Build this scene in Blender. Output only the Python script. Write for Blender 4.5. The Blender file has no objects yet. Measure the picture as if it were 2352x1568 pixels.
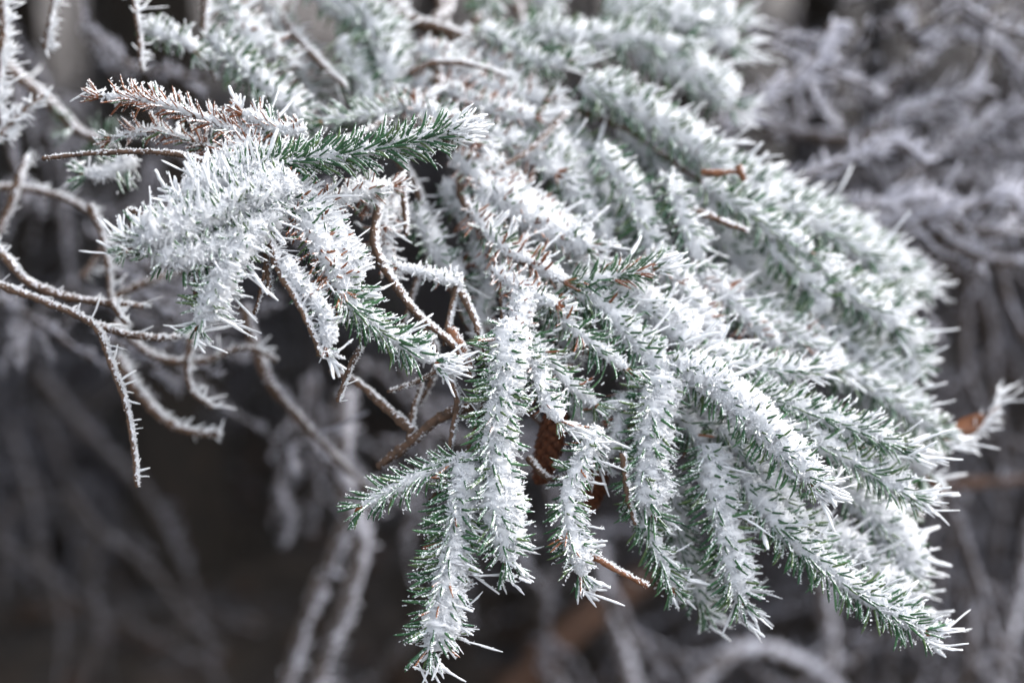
import bpy, math, random
import numpy as np
from mathutils import Vector, Matrix

random.seed(7)
rng = np.random.default_rng(11)
S = bpy.context.scene
COL = S.collection

# ------------------------------------------------------------------ camera
CAM_H = 1.25
PITCH = math.radians(18.0)
LENS, SENS = 50.0, 36.0
cam_d = bpy.data.cameras.new('camera')
cam = bpy.data.objects.new('camera', cam_d)
COL.objects.link(cam)
cam.location = (0, 0, CAM_H)
cam.rotation_euler = (math.pi / 2 - PITCH, 0, 0)
cam_d.lens = LENS
cam_d.sensor_width = SENS
cam_d.clip_start = 0.02
cam_d.clip_end = 400
cam_d.dof.use_dof = True
cam_d.dof.focus_distance = 0.895
cam_d.dof.aperture_fstop = 1.85
cam_d.dof.aperture_blades = 0
S.camera = cam

# ------------------------------------------------------------------ sky, sun, exposure
SUN_EL, SUN_AZ = math.radians(48), math.radians(70)   # azimuth from +Y towards +X
w = bpy.data.worlds.new('World')
S.world = w
w.use_nodes = True
nt = w.node_tree
nt.nodes.clear()
sky = nt.nodes.new('ShaderNodeTexSky')
sky.sky_type = 'NISHITA'
sky.sun_disc = False
sky.sun_elevation = SUN_EL
sky.sun_rotation = SUN_AZ
sky.air_density = 1.0
sky.dust_density = 4.0
hs = nt.nodes.new('ShaderNodeHueSaturation')
hs.inputs['Saturation'].default_value = 0.32       # cloud cover takes the blue out of the sky
bg = nt.nodes.new('ShaderNodeBackground')
bg.inputs['Strength'].default_value = 0.15
wo = nt.nodes.new('ShaderNodeOutputWorld')
nt.links.new(sky.outputs[0], hs.inputs['Color'])
nt.links.new(hs.outputs[0], bg.inputs['Color'])
nt.links.new(bg.outputs[0], wo.inputs['Surface'])

sun_d = bpy.data.lights.new('sun', 'SUN')
sun_d.energy = 0.8
sun_d.angle = math.radians(80)
sun_d.color = (1.0, 0.97, 0.93)
sun = bpy.data.objects.new('sun', sun_d)
COL.objects.link(sun)
sdir = Vector((math.cos(SUN_EL) * math.sin(SUN_AZ), math.cos(SUN_EL) * math.cos(SUN_AZ), math.sin(SUN_EL)))
sun.rotation_euler = (-sdir).to_track_quat('-Z', 'Y').to_euler()
sun.location = (2, 2, 5)

S.view_settings.view_transform = 'Standard'
S.view_settings.look = 'None'
S.view_settings.gamma = 1.0
S.view_settings.use_curve_mapping = False
S.view_settings.exposure = 1.95
S.render.engine = 'CYCLES'
S.cycles.use_denoising = True
S.cycles.use_adaptive_sampling = False
S.cycles.max_bounces = 8
S.cycles.diffuse_bounces = 6
S.cycles.transmission_bounces = 4
S.cycles.sample_clamp_indirect = 6.0

# ------------------------------------------------------------------ photograph pixel (2352 wide) + depth -> place
RIGHT = np.array([1.0, 0, 0])
FWD = np.array([0, math.cos(PITCH), -math.sin(PITCH)])
UP = np.array([0, math.sin(PITCH), math.cos(PITCH)])
CAM = np.array([0, 0, CAM_H])


def P(u, v, d):
    k = SENS / LENS / 2352.0 * d
    return CAM + RIGHT * (u - 1176) * k - UP * (v - 784) * k + FWD * d


WIND = RIGHT * 0.80 + UP * 0.42 + FWD * 0.30      # side the rime grew towards
WIND = WIND / np.linalg.norm(WIND)


def nrm(a):
    return a / np.maximum(np.linalg.norm(a, axis=-1, keepdims=True), 1e-9)


def rnd_dirs(n):
    return nrm(rng.normal(size=(n, 3)))


# ------------------------------------------------------------------ materials
def new_mat(name):
    m = bpy.data.materials.new(name)
    m.use_nodes = True
    t = m.node_tree
    for n in list(t.nodes):
        t.nodes.remove(n)
    o = t.nodes.new('ShaderNodeOutputMaterial')
    return m, t, o


def nd(t, kind, **kw):
    n = t.nodes.new(kind)
    for k, v in kw.items():
        if k in n.inputs:
            n.inputs[k].default_value = v
        else:
            setattr(n, k, v)
    return n


def noise(t, scale, detail=3, coord=None):
    n = nd(t, 'ShaderNodeTexNoise')
    n.inputs['Scale'].default_value = scale
    n.inputs['Detail'].default_value = detail
    if coord is not None:
        t.links.new(coord, n.inputs['Vector'])
    return n


def ramp(t, src, stops):
    r = nd(t, 'ShaderNodeValToRGB')
    e = r.color_ramp.elements
    e[0].position, e[0].color = stops[0][0], (*stops[0][1], 1)
    e[1].position, e[1].color = stops[-1][0], (*stops[-1][1], 1)
    for p, c in stops[1:-1]:
        x = e.new(p)
        x.color = (*c, 1)
    t.links.new(src, r.inputs['Fac'])
    return r


def mat_frost(name, base=(0.90, 0.915, 0.94), trans=0.38):
    m, t, o = new_mat(name)
    g = nd(t, 'ShaderNodeNewGeometry')
    n1 = noise(t, 900, 2, g.outputs['Position'])
    r = ramp(t, n1.outputs['Fac'], [(0.3, tuple(c * 0.90 for c in base)), (0.7, base)])
    n2 = noise(t, 2200, 2, g.outputs['Position'])
    b = nd(t, 'ShaderNodeBump')
    b.inputs['Strength'].default_value = 0.35
    b.inputs['Distance'].default_value = 0.0006
    t.links.new(n2.outputs['Fac'], b.inputs['Height'])
    p = nd(t, 'ShaderNodeBsdfPrincipled')
    p.inputs['Roughness'].default_value = 0.8
    p.inputs['Specular IOR Level'].default_value = 0.12
    t.links.new(r.outputs[0], p.inputs['Base Color'])
    t.links.new(b.outputs[0], p.inputs['Normal'])
    tr = nd(t, 'ShaderNodeBsdfTranslucent')
    t.links.new(r.outputs[0], tr.inputs['Color'])
    mx = nd(t, 'ShaderNodeMixShader')
    mx.inputs[0].default_value = trans
    t.links.new(p.outputs[0], mx.inputs[1])
    t.links.new(tr.outputs[0], mx.inputs[2])
    t.links.new(mx.outputs[0], o.inputs['Surface'])
    return m


def frost_factor(t, amount, scale, wind=WIND):
    """rime settled on faces turned to the wind and in random grains"""
    g = nd(t, 'ShaderNodeNewGeometry')
    d = nd(t, 'ShaderNodeVectorMath', operation='DOT_PRODUCT')
    d.inputs[1].default_value = tuple(wind)
    t.links.new(g.outputs['Normal'], d.inputs[0])
    n = noise(t, scale, 3, g.outputs['Position'])
    a = nd(t, 'ShaderNodeMath', operation='MULTIPLY_ADD')
    a.inputs[1].default_value = 2.6
    a.inputs[2].default_value = -1.3 + amount
    t.links.new(n.outputs['Fac'], a.inputs[0])
    s = nd(t, 'ShaderNodeMath', operation='MULTIPLY_ADD')
    s.inputs[1].default_value = 0.55
    t.links.new(d.outputs['Value'], s.inputs[0])
    t.links.new(a.outputs[0], s.inputs[2])
    c = nd(t, 'ShaderNodeMapRange')
    c.inputs['From Min'].default_value = 0.0
    c.inputs['From Max'].default_value = 0.35
    t.links.new(s.outputs[0], c.inputs['Value'])
    return c.outputs[0], g


def mat_needle(name):
    m, t, o = new_mat(name)
    at = nd(t, 'ShaderNodeAttribute', attribute_name='tint')
    f, g = frost_factor(t, -0.12, 700)
    mx = nd(t, 'ShaderNodeMix', data_type='RGBA')
    mx.inputs[7].default_value = (0.80, 0.84, 0.87, 1)
    t.links.new(at.outputs['Color'], mx.inputs[6])
    t.links.new(f, mx.inputs[0])
    p = nd(t, 'ShaderNodeBsdfPrincipled')
    p.inputs['Roughness'].default_value = 0.6
    p.inputs['Specular IOR Level'].default_value = 0.2
    t.links.new(mx.outputs[2], p.inputs['Base Color'])
    t.links.new(p.outputs[0], o.inputs['Surface'])
    return m


def mat_bark(name, c0, c1, frost, scale=400, fcol=(0.74, 0.75, 0.80)):
    m, t, o = new_mat(name)
    f, g = frost_factor(t, frost, scale)
    n1 = noise(t, scale * 0.7, 4, g.outputs['Position'])
    r = ramp(t, n1.outputs['Fac'], [(0.3, c0), (0.7, c1)])
    mx = nd(t, 'ShaderNodeMix', data_type='RGBA')
    mx.inputs[7].default_value = (*fcol, 1)
    t.links.new(r.outputs[0], mx.inputs[6])
    t.links.new(f, mx.inputs[0])
    b = nd(t, 'ShaderNodeBump')
    b.inputs['Strength'].default_value = 0.6
    b.inputs['Distance'].default_value = 0.3 / scale
    t.links.new(n1.outputs['Fac'], b.inputs['Height'])
    p = nd(t, 'ShaderNodeBsdfPrincipled')
    p.inputs['Roughness'].default_value = 0.85
    t.links.new(mx.outputs[2], p.inputs['Base Color'])
    t.links.new(b.outputs[0], p.inputs['Normal'])
    t.links.new(p.outputs[0], o.inputs['Surface'])
    return m


def mat_ground():
    m, t, o = new_mat('forest_floor')
    g = nd(t, 'ShaderNodeNewGeometry')
    n1 = noise(t, 14, 6, g.outputs['Position'])
    r = ramp(t, n1.outputs['Fac'], [(0.3, (0.012, 0.009, 0.007)), (0.55, (0.03, 0.022, 0.016)), (0.75, (0.07, 0.05, 0.038))])
    n2 = noise(t, 5, 5, g.outputs['Position'])
    n3 = noise(t, 90, 3, g.outputs['Position'])
    ad = nd(t, 'ShaderNodeMath', operation='MULTIPLY')
    t.links.new(n2.outputs['Fac'], ad.inputs[0])
    t.links.new(n3.outputs['Fac'], ad.inputs[1])
    mr = nd(t, 'ShaderNodeMapRange')
    mr.inputs['From Min'].default_value = 0.27
    mr.inputs['From Max'].default_value = 0.40
    t.links.new(ad.outputs[0], mr.inputs['Value'])
    mx = nd(t, 'ShaderNodeMix', data_type='RGBA')
    mx.inputs[7].default_value = (0.12, 0.12, 0.14, 1)  # frost patches kept dark, the forest shade put into their colour
    t.links.new(r.outputs[0], mx.inputs[6])
    t.links.new(mr.outputs[0], mx.inputs[0])
    p = nd(t, 'ShaderNodeBsdfPrincipled')
    p.inputs['Roughness'].default_value = 0.95
    t.links.new(mx.outputs[2], p.inputs['Base Color'])
    t.links.new(p.outputs[0], o.inputs['Surface'])
    return m


def mat_leaf(name, c0, c1):
    m, t, o = new_mat(name)
    f, g = frost_factor(t, -0.62, 260)
    tc = nd(t, 'ShaderNodeTexCoord')
    n1 = noise(t, 60, 5, tc.outputs['Object'])
    r = ramp(t, n1.outputs['Fac'], [(0.3, c0), (0.7, c1)])
    mx = nd(t, 'ShaderNodeMix', data_type='RGBA')
    mx.inputs[7].default_value = (0.75, 0.77, 0.82, 1)
    t.links.new(r.outputs[0], mx.inputs[6])
    t.links.new(f, mx.inputs[0])
    p = nd(t, 'ShaderNodeBsdfPrincipled')
    p.inputs['Roughness'].default_value = 0.6
    t.links.new(mx.outputs[2], p.inputs['Base Color'])
    t.links.new(p.outputs[0], o.inputs['Surface'])
    return m


FROST = mat_frost('rime_frost')
NEEDLE = mat_needle('spruce_needle')
BARK = mat_bark('spruce_twig_bark', (0.035, 0.020, 0.012), (0.10, 0.056, 0.032), -0.12, 420)
BARK_OR = mat_bark('young_orange_bark', (0.09, 0.035, 0.016), (0.19, 0.08, 0.035), -0.25, 700)
TWIG = mat_bark('dead_twig_bark', (0.04, 0.024, 0.015), (0.12, 0.066, 0.039), -0.08, 420)
STEM = mat_bark('shrub_bark', (0.03, 0.023, 0.02), (0.075, 0.055, 0.045), 0.0, 120, (0.22, 0.22, 0.26))  # frost colour lowered: shade of the undergrowth put into it
STEM_DIM = mat_bark('shaded_shrub_bark', (0.02, 0.015, 0.012), (0.05, 0.036, 0.03), -0.1, 90, (0.13, 0.13, 0.15))  # darker copy of the shrub bark, the hollow's shade in its colours
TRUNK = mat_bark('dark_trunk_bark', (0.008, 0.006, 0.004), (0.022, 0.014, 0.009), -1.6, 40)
LOG = mat_bark('brown_log_bark', (0.03, 0.014, 0.008), (0.09, 0.042, 0.022), -0.55, 60)
BUD = mat_bark('bud_scales', (0.10, 0.03, 0.012), (0.24, 0.08, 0.03), -0.45, 900)
LEAF = mat_leaf('dead_leaf_brown', (0.07, 0.026, 0.011), (0.19, 0.07, 0.027))
GROUND = mat_ground()


# ------------------------------------------------------------------ mesh assembly
class Acc:
    """collects vertices and faces (numpy), makes one mesh"""

    def __init__(self):
        self.v, self.q, self.t, self.c = [], [], [], []
        self.mq, self.mt = [], []
        self.n = 0

    def add(self, v, quads=None, tris=None, tint=None, mi=0):
        v = np.asarray(v, float).reshape(-1, 3)
        self.v.append(v)
        if quads is not None and len(quads):
            self.q.append(np.asarray(quads).reshape(-1, 4) + self.n)
            self.mq.append(np.full(len(self.q[-1]), mi))
        if tris is not None and len(tris):
            self.t.append(np.asarray(tris).reshape(-1, 3) + self.n)
            self.mt.append(np.full(len(self.t[-1]), mi))
        if tint is None:
            tint = np.tile(np.array([[0.5, 0.5, 0.5]]), (len(v), 1))
        self.c.append(np.broadcast_to(tint, (len(v), 3)))
        self.n += len(v)

    def mesh(self, name, mats, tint=False, smooth=False, origin=None):
        v = np.concatenate(self.v) if self.v else np.zeros((0, 3))
        if origin is not None:
            v = v - origin
        q = np.concatenate(self.q) if self.q else np.zeros((0, 4), int)
        t = np.concatenate(self.t) if self.t else np.zeros((0, 3), int)
        me = bpy.data.meshes.new(name)
        me.vertices.add(len(v))
        me.vertices.foreach_set('co', v.astype(np.float32).ravel())
        loops = np.concatenate([q.ravel(), t.ravel()]).astype(np.int32)
        me.loops.add(len(loops))
        me.loops.foreach_set('vertex_index', loops)
        nf = len(q) + len(t)
        me.polygons.add(nf)
        st = np.concatenate([np.arange(len(q)) * 4, len(q) * 4 + np.arange(len(t)) * 3]).astype(np.int32)
        me.polygons.foreach_set('loop_start', st)
        mi = np.concatenate([np.concatenate(self.mq) if self.mq else np.zeros(0), np.concatenate(self.mt) if self.mt else np.zeros(0)]).astype(np.int32)
        me.polygons.foreach_set('material_index', mi)
        if smooth:
            me.polygons.foreach_set('use_smooth', np.ones(nf, bool))
        if tint:
            a = me.color_attributes.new('tint', 'FLOAT_COLOR', 'POINT')
            c = np.ones((len(v), 4), np.float32)
            c[:, :3] = np.concatenate(self.c)
            a.data.foreach_set('color', c.ravel())
        for m in (mats if isinstance(mats, (list, tuple)) else [mats]):
            me.materials.append(m)
        me.update(calc_edges=True)
        return me


def obj(name, me, parent=None, kind=None):
    o = bpy.data.objects.new(name, me)
    COL.objects.link(o)
    if parent is not None:
        o.parent = parent
    if kind:
        o['kind'] = kind
    return o


def thing(name, label, cat, loc=(0, 0, 0), group=None, me=None):
    o = bpy.data.objects.new(name, me)
    COL.objects.link(o)
    o.location = loc
    o['label'] = label
    o['category'] = cat
    if group:
        o['group'] = group
    return o


def spline(pts, step):
    p = np.asarray(pts, float)
    ext = np.vstack([2 * p[0] - p[1], p, 2 * p[-1] - p[-2]])
    out = []
    for i in range(1, len(ext) - 2):
        a, b, c, d = ext[i - 1], ext[i], ext[i + 1], ext[i + 2]
        n = max(2, int(np.linalg.norm(c - b) / step))
        s = (np.arange(n) / n)[:, None]
        out.append(0.5 * (2 * b + (c - a) * s + (2 * a - 5 * b + 4 * c - d) * s ** 2 + (3 * b - a - 3 * c + d) * s ** 3))
    out.append(p[-1:])
    q = np.vstack(out)
    seg = np.linalg.norm(np.diff(q, axis=0), axis=1)
    L = np.concatenate([[0], np.cumsum(seg)])
    n = max(4, int(L[-1] / step) + 1)
    s = np.linspace(0, L[-1], n)
    return np.stack([np.interp(s, L, q[:, k]) for k in range(3)], 1), L[-1]


def frames(p):
    t = nrm(np.gradient(p, axis=0))
    ref = np.array([0.123, -0.35, 0.93])
    a = nrm(np.cross(t, np.broadcast_to(ref, t.shape)))
    b = np.cross(t, a)
    return t, a, b


def tube(acc, p, r, sides=6, jitter=0.0, mi=0, off=None):
    n = len(p)
    t, a, b = frames(p)
    th = np.arange(sides) / sides * 2 * math.pi
    r = np.broadcast_to(np.asarray(r, float).reshape(-1, 1), (n, sides))
    if jitter:
        r = r * (1 + jitter * rng.normal(size=(n, sides)))
    base = p if off is None else p + off
    v = base[:, None, :] + r[..., None] * (np.cos(th)[None, :, None] * a[:, None, :] + np.sin(th)[None, :, None] * b[:, None, :])
    i = np.arange(n - 1)[:, None] * sides
    k = np.arange(sides)[None, :]
    k2 = (k + 1) % sides
    q = np.stack([i + k, i + k2, i + sides + k2, i + sides + k], -1).reshape(-1, 4)
    v = v.reshape(-1, 3)
    c0, c1 = len(v), len(v) + 1
    v = np.vstack([v, base[:1], base[-1:] + t[-1:] * r[-1, 0] * 0.6])
    kk = np.arange(sides)
    tr = np.concatenate([np.stack([np.full(sides, c0), (kk + 1) % sides, kk], 1),
                         np.stack([np.full(sides, c1), (n - 1) * sides + kk, (n - 1) * sides + (kk + 1) % sides], 1)])
    acc.add(v, q, tr, mi=mi)
    return v


def crystals(acc, base, d, length, rad, mi=0):
    """small three-sided rime grains, blunt ended"""
    n = len(base)
    if n == 0:
        return
    d = nrm(d)
    r0 = rnd_dirs(n)
    a = nrm(np.cross(d, r0))
    b = np.cross(d, a)
    th = np.array([0, 2.09, 4.19])
    ring = np.cos(th)[None, :, None] * a[:, None] + np.sin(th)[None, :, None] * b[:, None]
    L = np.asarray(length).reshape(-1, 1, 1)
    R = np.asarray(rad).reshape(-1, 1, 1)
    j = rng.uniform(0.75, 1.2, size=(n, 3, 1))
    v0 = base[:, None] + ring * R
    v1 = base[:, None] + d[:, None] * L * j + ring * R * rng.uniform(0.25, 0.9, size=(n, 1, 1))
    v = np.concatenate([v0, v1], 1).reshape(-1, 3)
    i = np.arange(n)[:, None, None] * 6
    q = (np.array([[0, 1, 4, 3], [1, 2, 5, 4], [2, 0, 3, 5]])[None] + i).reshape(-1, 4)
    t = (np.array([[3, 4, 5]])[None] + i).reshape(-1, 3)
    acc.add(v, q, t, mi=mi)


def rods(acc, base, d, length, rad, rings=6, mi=0):
    """long serrated rime spikes"""
    n = len(base)
    if n == 0:
        return
    d = nrm(d)
    a = nrm(np.cross(d, rnd_dirs(n)))
    b = np.cross(d, a)
    th = np.array([0, 1.57, 3.14, 4.71])
    ring = np.cos(th)[None, :, None] * a[:, None] + 0.62 * np.sin(th)[None, :, None] * b[:, None]   # flattened
    s = np.linspace(0, 1, rings)
    prof = np.interp(s, [0, 0.15, 0.6, 0.9, 1], [0.75, 1.0, 0.98, 0.8, 0.5])
    L = np.asarray(length).reshape(-1, 1, 1, 1)
    R = np.asarray(rad).reshape(-1, 1, 1, 1)
    bend = rnd_dirs(n)[:, None, None, :] * L * 0.10 * (s[None, :, None, None] ** 2)
    rr = R * prof[None, :, None, None] * rng.uniform(0.62, 1.38, size=(n, rings, 4, 1))
    v = base[:, None, None] + d[:, None, None] * L * s[None, :, None, None] + bend + ring[:, None] * rr
    v = v.reshape(-1, 3)
    i = (np.arange(n) * rings * 4)[:, None, None, None]
    j = (np.arange(rings - 1) * 4)[None, :, None, None]
    k = np.arange(4)
    q0 = np.stack([k, (k + 1) % 4, 4 + (k + 1) % 4, 4 + k], 1)[None, None]
    q = (q0 + i + j).reshape(-1, 4)
    cap = (np.arange(n) * rings * 4)[:, None] + (rings - 1) * 4 + np.arange(4)[None]
    acc.add(v, np.concatenate([q, cap]), mi=mi)


# needle shapes: unit length along +Z, bending towards +X, four-sided
def needle_shape(bend, wid):
    zs = np.array([0, 0.12, 0.45, 0.8, 0.96])
    wd = np.array([0.35, 0.9, 1.0, 0.85, 0.35]) * wid
    v = []
    for z, r in zip(zs, wd):
        x = bend * z * z
        v += [(x + r, 0, z), (x, r * 0.85, z), (x - r, 0, z), (x, -r * 0.85, z)]
    v.append((bend, 0, 1.0))
    q = [(i * 4 + k, i * 4 + (k + 1) % 4, i * 4 + 4 + (k + 1) % 4, i * 4 + 4 + k) for i in range(4) for k in range(4)]
    t = [(16 + k, 16 + (k + 1) % 4, 20) for k in range(4)]
    return np.array(v), np.array(q), np.array(t)


NSHAPES = [needle_shape(b, wd) for b, wd in ((-0.05, 0.052), (-0.14, 0.056), (-0.22, 0.05), (0.08, 0.053), (-0.30, 0.05))]
GREENS = [(0.036, 0.096, 0.042), (0.048, 0.125, 0.054), (0.066, 0.145, 0.066), (0.042, 0.105, 0.055), (0.090, 0.140, 0.055)]
BROWNS = [(0.22, 0.080, 0.035), (0.28, 0.115, 0.055), (0.17, 0.060, 0.028)]
SINGLE = {}
for si, sh in enumerate(NSHAPES):
    for ci, c in enumerate(GREENS + BROWNS):
        if (si + ci) % 3 == 0 or ci >= 5 and si < 2:
            a_ = Acc()
            a_.add(sh[0], sh[1], sh[2], np.array(c))
            SINGLE.setdefault('brown' if ci >= 5 else 'green', []).append((si, a_.mesh('needle', NEEDLE, tint=True, smooth=True)))


def ovoid(acc, c, axis, L, r, mi=0):
    s = np.linspace(0, 1, 6)
    p = c + np.outer(s * L, axis)
    tube(acc, p, r * np.array([0.6, 1.0, 1.05, 0.85, 0.5, 0.12]), 7, mi=mi)


ALL_TRIS = 0


def shoot(parent, path, nl=0.0145, dens=1150, ang=(52, 72), brown=0.0, frost=1.0, spike=0.3, sl=0.011,
          sleeve=0.45, single=0, t0=0.0, r0=0.0022, wind=None, burst=10, bark=None, coarse=1.0, up=0.25, bud=True,
          wmix=0.9, lean=None, crust=0.85):
    """one needled shoot: woody stem (part) > needles, rime, single needles, bud"""
    wv = WIND if wind is None else nrm(np.array(wind[0] * RIGHT + wind[1] * UP + wind[2] * FWD))
    pts = np.array([P(*q) for q in path])
    p, L = spline(pts, 0.004)
    t, a, b = frames(p)
    n = len(p)
    acc = Acc()
    rr = np.linspace(r0, r0 * 0.6, n)
    tube(acc, p, rr, 7, 0.10)
    st = obj('shoot', acc.mesh('shoot', bark or BARK, smooth=True, origin=pts[0]), parent)
    st.location = Vector(pts[0]) - (parent.location if parent else Vector())
    org = pts[0]
    # needles
    N = int(L * (1 - t0) * dens * 1.35)
    s = np.sort(rng.uniform(t0, 1.0, N))
    s[-14:] = rng.uniform(0.985, 1.0, min(14, N))[:len(s[-14:])]
    ix = s * (n - 1)
    i0 = np.clip(ix.astype(int), 0, n - 2)
    f = (ix - i0)[:, None]
    pc = p[i0] * (1 - f) + p[i0 + 1] * f
    tt, aa, bb = t[i0], a[i0], b[i0]
    ph = np.arange(N) * 2.39996 + rng.normal(0, 0.35, N)
    out = np.cos(ph)[:, None] * aa + np.sin(ph)[:, None] * bb
    al = np.radians(rng.uniform(ang[0], ang[1], N))
    al = np.where(s > 0.94, al * np.interp(s, [0.94, 1.0], [1.0, 0.45]), al)[:, None]
    d = nrm(np.cos(al) * tt + np.sin(al) * out + np.array([0, 0, up]) * 0.6 + rng.normal(0, 0.10, (N, 3)))
    if lean is not None:
        d = nrm(d + np.array(lean))
    ln = nl * rng.uniform(0.78, 1.12, N) * np.interp(s, [0, 0.06, 0.9, 1], [0.75, 1, 1, 0.85])
    base = pc + out * (r0 * 0.7)
    shp = rng.integers(0, len(NSHAPES), N)
    isb = rng.uniform(size=N) < brown
    # needles that turn to the camera show largest: built one by one
    toward = (out @ (-FWD)) + 0.25 * rng.normal(size=N)
    order = np.argsort(-toward)
    pick = np.zeros(N, bool)
    pick[order[:single]] = True
    acc = Acc()
    X = nrm(np.cross(np.cross(d, tt + 0.01), d))
    Y = np.cross(d, X)
    for si, sh in enumerate(NSHAPES):
        m = (shp == si) & ~pick
        k = int(m.sum())
        if not k:
            continue
        v = (X[m][:, None] * sh[0][None, :, :1] + Y[m][:, None] * sh[0][None, :, 1:2] + d[m][:, None] * sh[0][None, :, 2:3]) * ln[m][:, None, None] + base[m][:, None]
        nv = len(sh[0])
        g = np.array(GREENS)[rng.integers(0, len(GREENS), k)]
        br = np.array(BROWNS)[rng.integers(0, len(BROWNS), k)]
        c = np.where(isb[m][:, None], br, g) * rng.uniform(0.75, 1.25, (k, 1))
        i = (np.arange(k) * nv)[:, None, None]
        acc.add(v.reshape(-1, 3), (sh[1][None] + i).reshape(-1, 4), (sh[2][None] + i).reshape(-1, 3), np.repeat(c, nv, 0))
    if acc.n:
        obj('needles', acc.mesh('needles', NEEDLE, tint=True, smooth=True, origin=org), st, 'stuff')
    for j in np.nonzero(pick)[0]:
        lst = SINGLE['brown' if isb[j] else 'green']
        o = obj('needle', lst[int(rng.integers(len(lst)))][1], st)
        M = Matrix((X[j], Y[j], d[j])).transposed().to_4x4() @ Matrix.Scale(ln[j], 4)
        M.translation = Vector(base[j] - org)
        o.matrix_local = M
    # rime
    fr = Acc()
    lat = nl * math.sin(math.radians(sum(ang) / 2))
    if sleeve > 0:
        ps, _ = spline(pts, 0.0017 * coarse)
        k0 = int(len(ps) * t0)
        ps = ps[k0:]
        if len(ps) > 5:
            ns = len(ps)
            env = np.interp(np.linspace(0, 1, ns), [0, 0.08, 0.9, 1], [0.45, 1, 1, 0.4])
            lump = 1 + 0.13 * np.convolve(rng.normal(size=ns + 30), np.ones(15) / 3.9, 'same')[15:15 + ns]
            R = lat * np.clip(sleeve * 1.08, 0, 0.82) * env * np.clip(lump, 0.6, 1.35)
            off = wv[None, :] * (R * 0.42)[:, None]
            tube(fr, ps, R, 14, 0.15, off=off)
            K = int(L * (1 - t0) * 2 * math.pi * R.mean() * 4.3e5 * (0.5 + 0.5 * frost) / coarse ** 2)
            ii = rng.integers(1, ns - 1, K)
            ts, as_, bs = frames(ps)
            th = rng.uniform(0, 6.283, K)
            o_ = np.cos(th)[:, None] * as_[ii] + np.sin(th)[:, None] * bs[ii]
            keep = (o_ @ FWD < 0.35) | (rng.uniform(size=K) < 0.4)      # the far side needs fewer grains
            ii, o_ = ii[keep], o_[keep]
            K = len(ii)
            bp = ps[ii] + off[ii] + o_ * (R[ii] * 0.94)[:, None] + ts[ii] * rng.uniform(-.001, .001, (K, 1))
            dd = o_ * 0.9 + wv * 0.45 + 0.6 * rng.normal(size=(K, 3))
            big = rng.lognormal(0.1, 0.55, K)
            crystals(fr, bp, dd, np.minimum(0.0015 * big, 0.005) * coarse, (0.00034 + 0.00030 * np.minimum(big, 2)) * coarse)
    # crust of rime grown along the wind side of each needle
    cov = np.clip(1.7 * (out @ wv) - 0.25, 0.0, 1.0) * crust * np.clip(frost, 0.3, 1.0)
    m = rng.uniform(size=N) < cov
    k = int(m.sum())
    if k:
        s0 = rng.uniform(0.15, 0.45, k)
        s1 = rng.uniform(0.85, 1.12, k)
        half = nl * 0.05
        cb = base[m] + d[m] * (ln[m] * s0)[:, None] + (wv + 0.25 * rng.normal(size=(k, 3))) * half * 0.9
        rods(fr, cb, d[m] + wv * 0.06, ln[m] * (s1 - s0), rng.uniform(0.00045, 0.0010, k) * (0.7 + 0.35 * frost) * coarse ** 0.5, 5 if coarse < 1.25 else 4)
    # grains along the needles, mostly on the wind side
    G = int(N * 8 * frost / coarse ** 2)
    jj = rng.integers(0, N, G)
    sn = rng.beta(1.6, 1.0, G)
    gd = wv * wmix + 0.85 * rng.normal(size=(G, 3)) * 0.75 + d[jj] * 0.15
    bend = np.array([-0.05, 0, 0])
    gp = base[jj] + d[jj] * (ln[jj] * sn)[:, None] + wv * 0.0004
    facing = (out[jj] @ wv)
    scale_g = np.interp(facing, [-1, 0.2, 1], [0.65, 0.95, 1.35])
    crystals(fr, gp, gd, rng.uniform(0.0007, 0.0024, G) * scale_g * coarse, rng.uniform(0.0003, 0.0006, G) * coarse)
    # long spikes leaving needles on the wind side
    pr = 0.62 * spike * np.interp(out @ wv, [-0.6, 0.1, 0.9], [0.05, 0.55, 1.5])
    m = rng.uniform(size=N) < pr
    k = int(m.sum())
    if k:
        sd = wv * 0.75 + d[m] * 0.75 + 0.36 * rng.normal(size=(k, 3))
        L_ = sl * np.minimum(rng.lognormal(-0.42, 0.6, k), 1.8)
        R_ = rng.uniform(0.0005, 0.0013, k) * (0.75 + 0.35 * np.minimum(L_ / sl, 1.5)) * coarse ** 0.3
        sb = base[m] + d[m] * (ln[m] * rng.uniform(0.35, 0.95, k))[:, None]
        rods(fr, sb, sd, L_, R_, 6 if coarse < 1.4 else 4)
        if coarse < 1.4:
            q = 9
            tt_ = rng.uniform(0.1, 1.0, (k, q))
            gb = (sb[:, None] + nrm(sd)[:, None] * (L_[:, None] * tt_)[..., None]).reshape(-1, 3)
            crystals(fr, gb, np.repeat(nrm(sd), q, 0) * 0.8 + 0.9 * rng.normal(size=(k * q, 3)), rng.uniform(0.0007, 0.0018, k * q), rng.uniform(0.0003, 0.0005, k * q))
    if burst:
        sd = t[-1] * 0.75 + wv * 0.55 + 0.42 * rng.normal(size=(burst, 3))
        sb = p[-1] + rnd_dirs(burst) * nl * 0.35 + t[-1] * nl * 0.3
        rods(fr, sb, sd, sl * 1.15 * np.minimum(rng.lognormal(-.1, 0.35, burst), 1.8), rng.uniform(0.0008, 0.0014, burst), 7)
    if fr.n:
        obj('frost', fr.mesh('frost', FROST, origin=org), st, 'stuff')
    if bud:
        bd = Acc()
        ovoid(bd, p[-1] - t[-1] * 0.001, t[-1], 0.006, 0.0022)
        obj('bud', bd.mesh('bud', BUD, smooth=True, origin=org), st)
    return st


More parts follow.
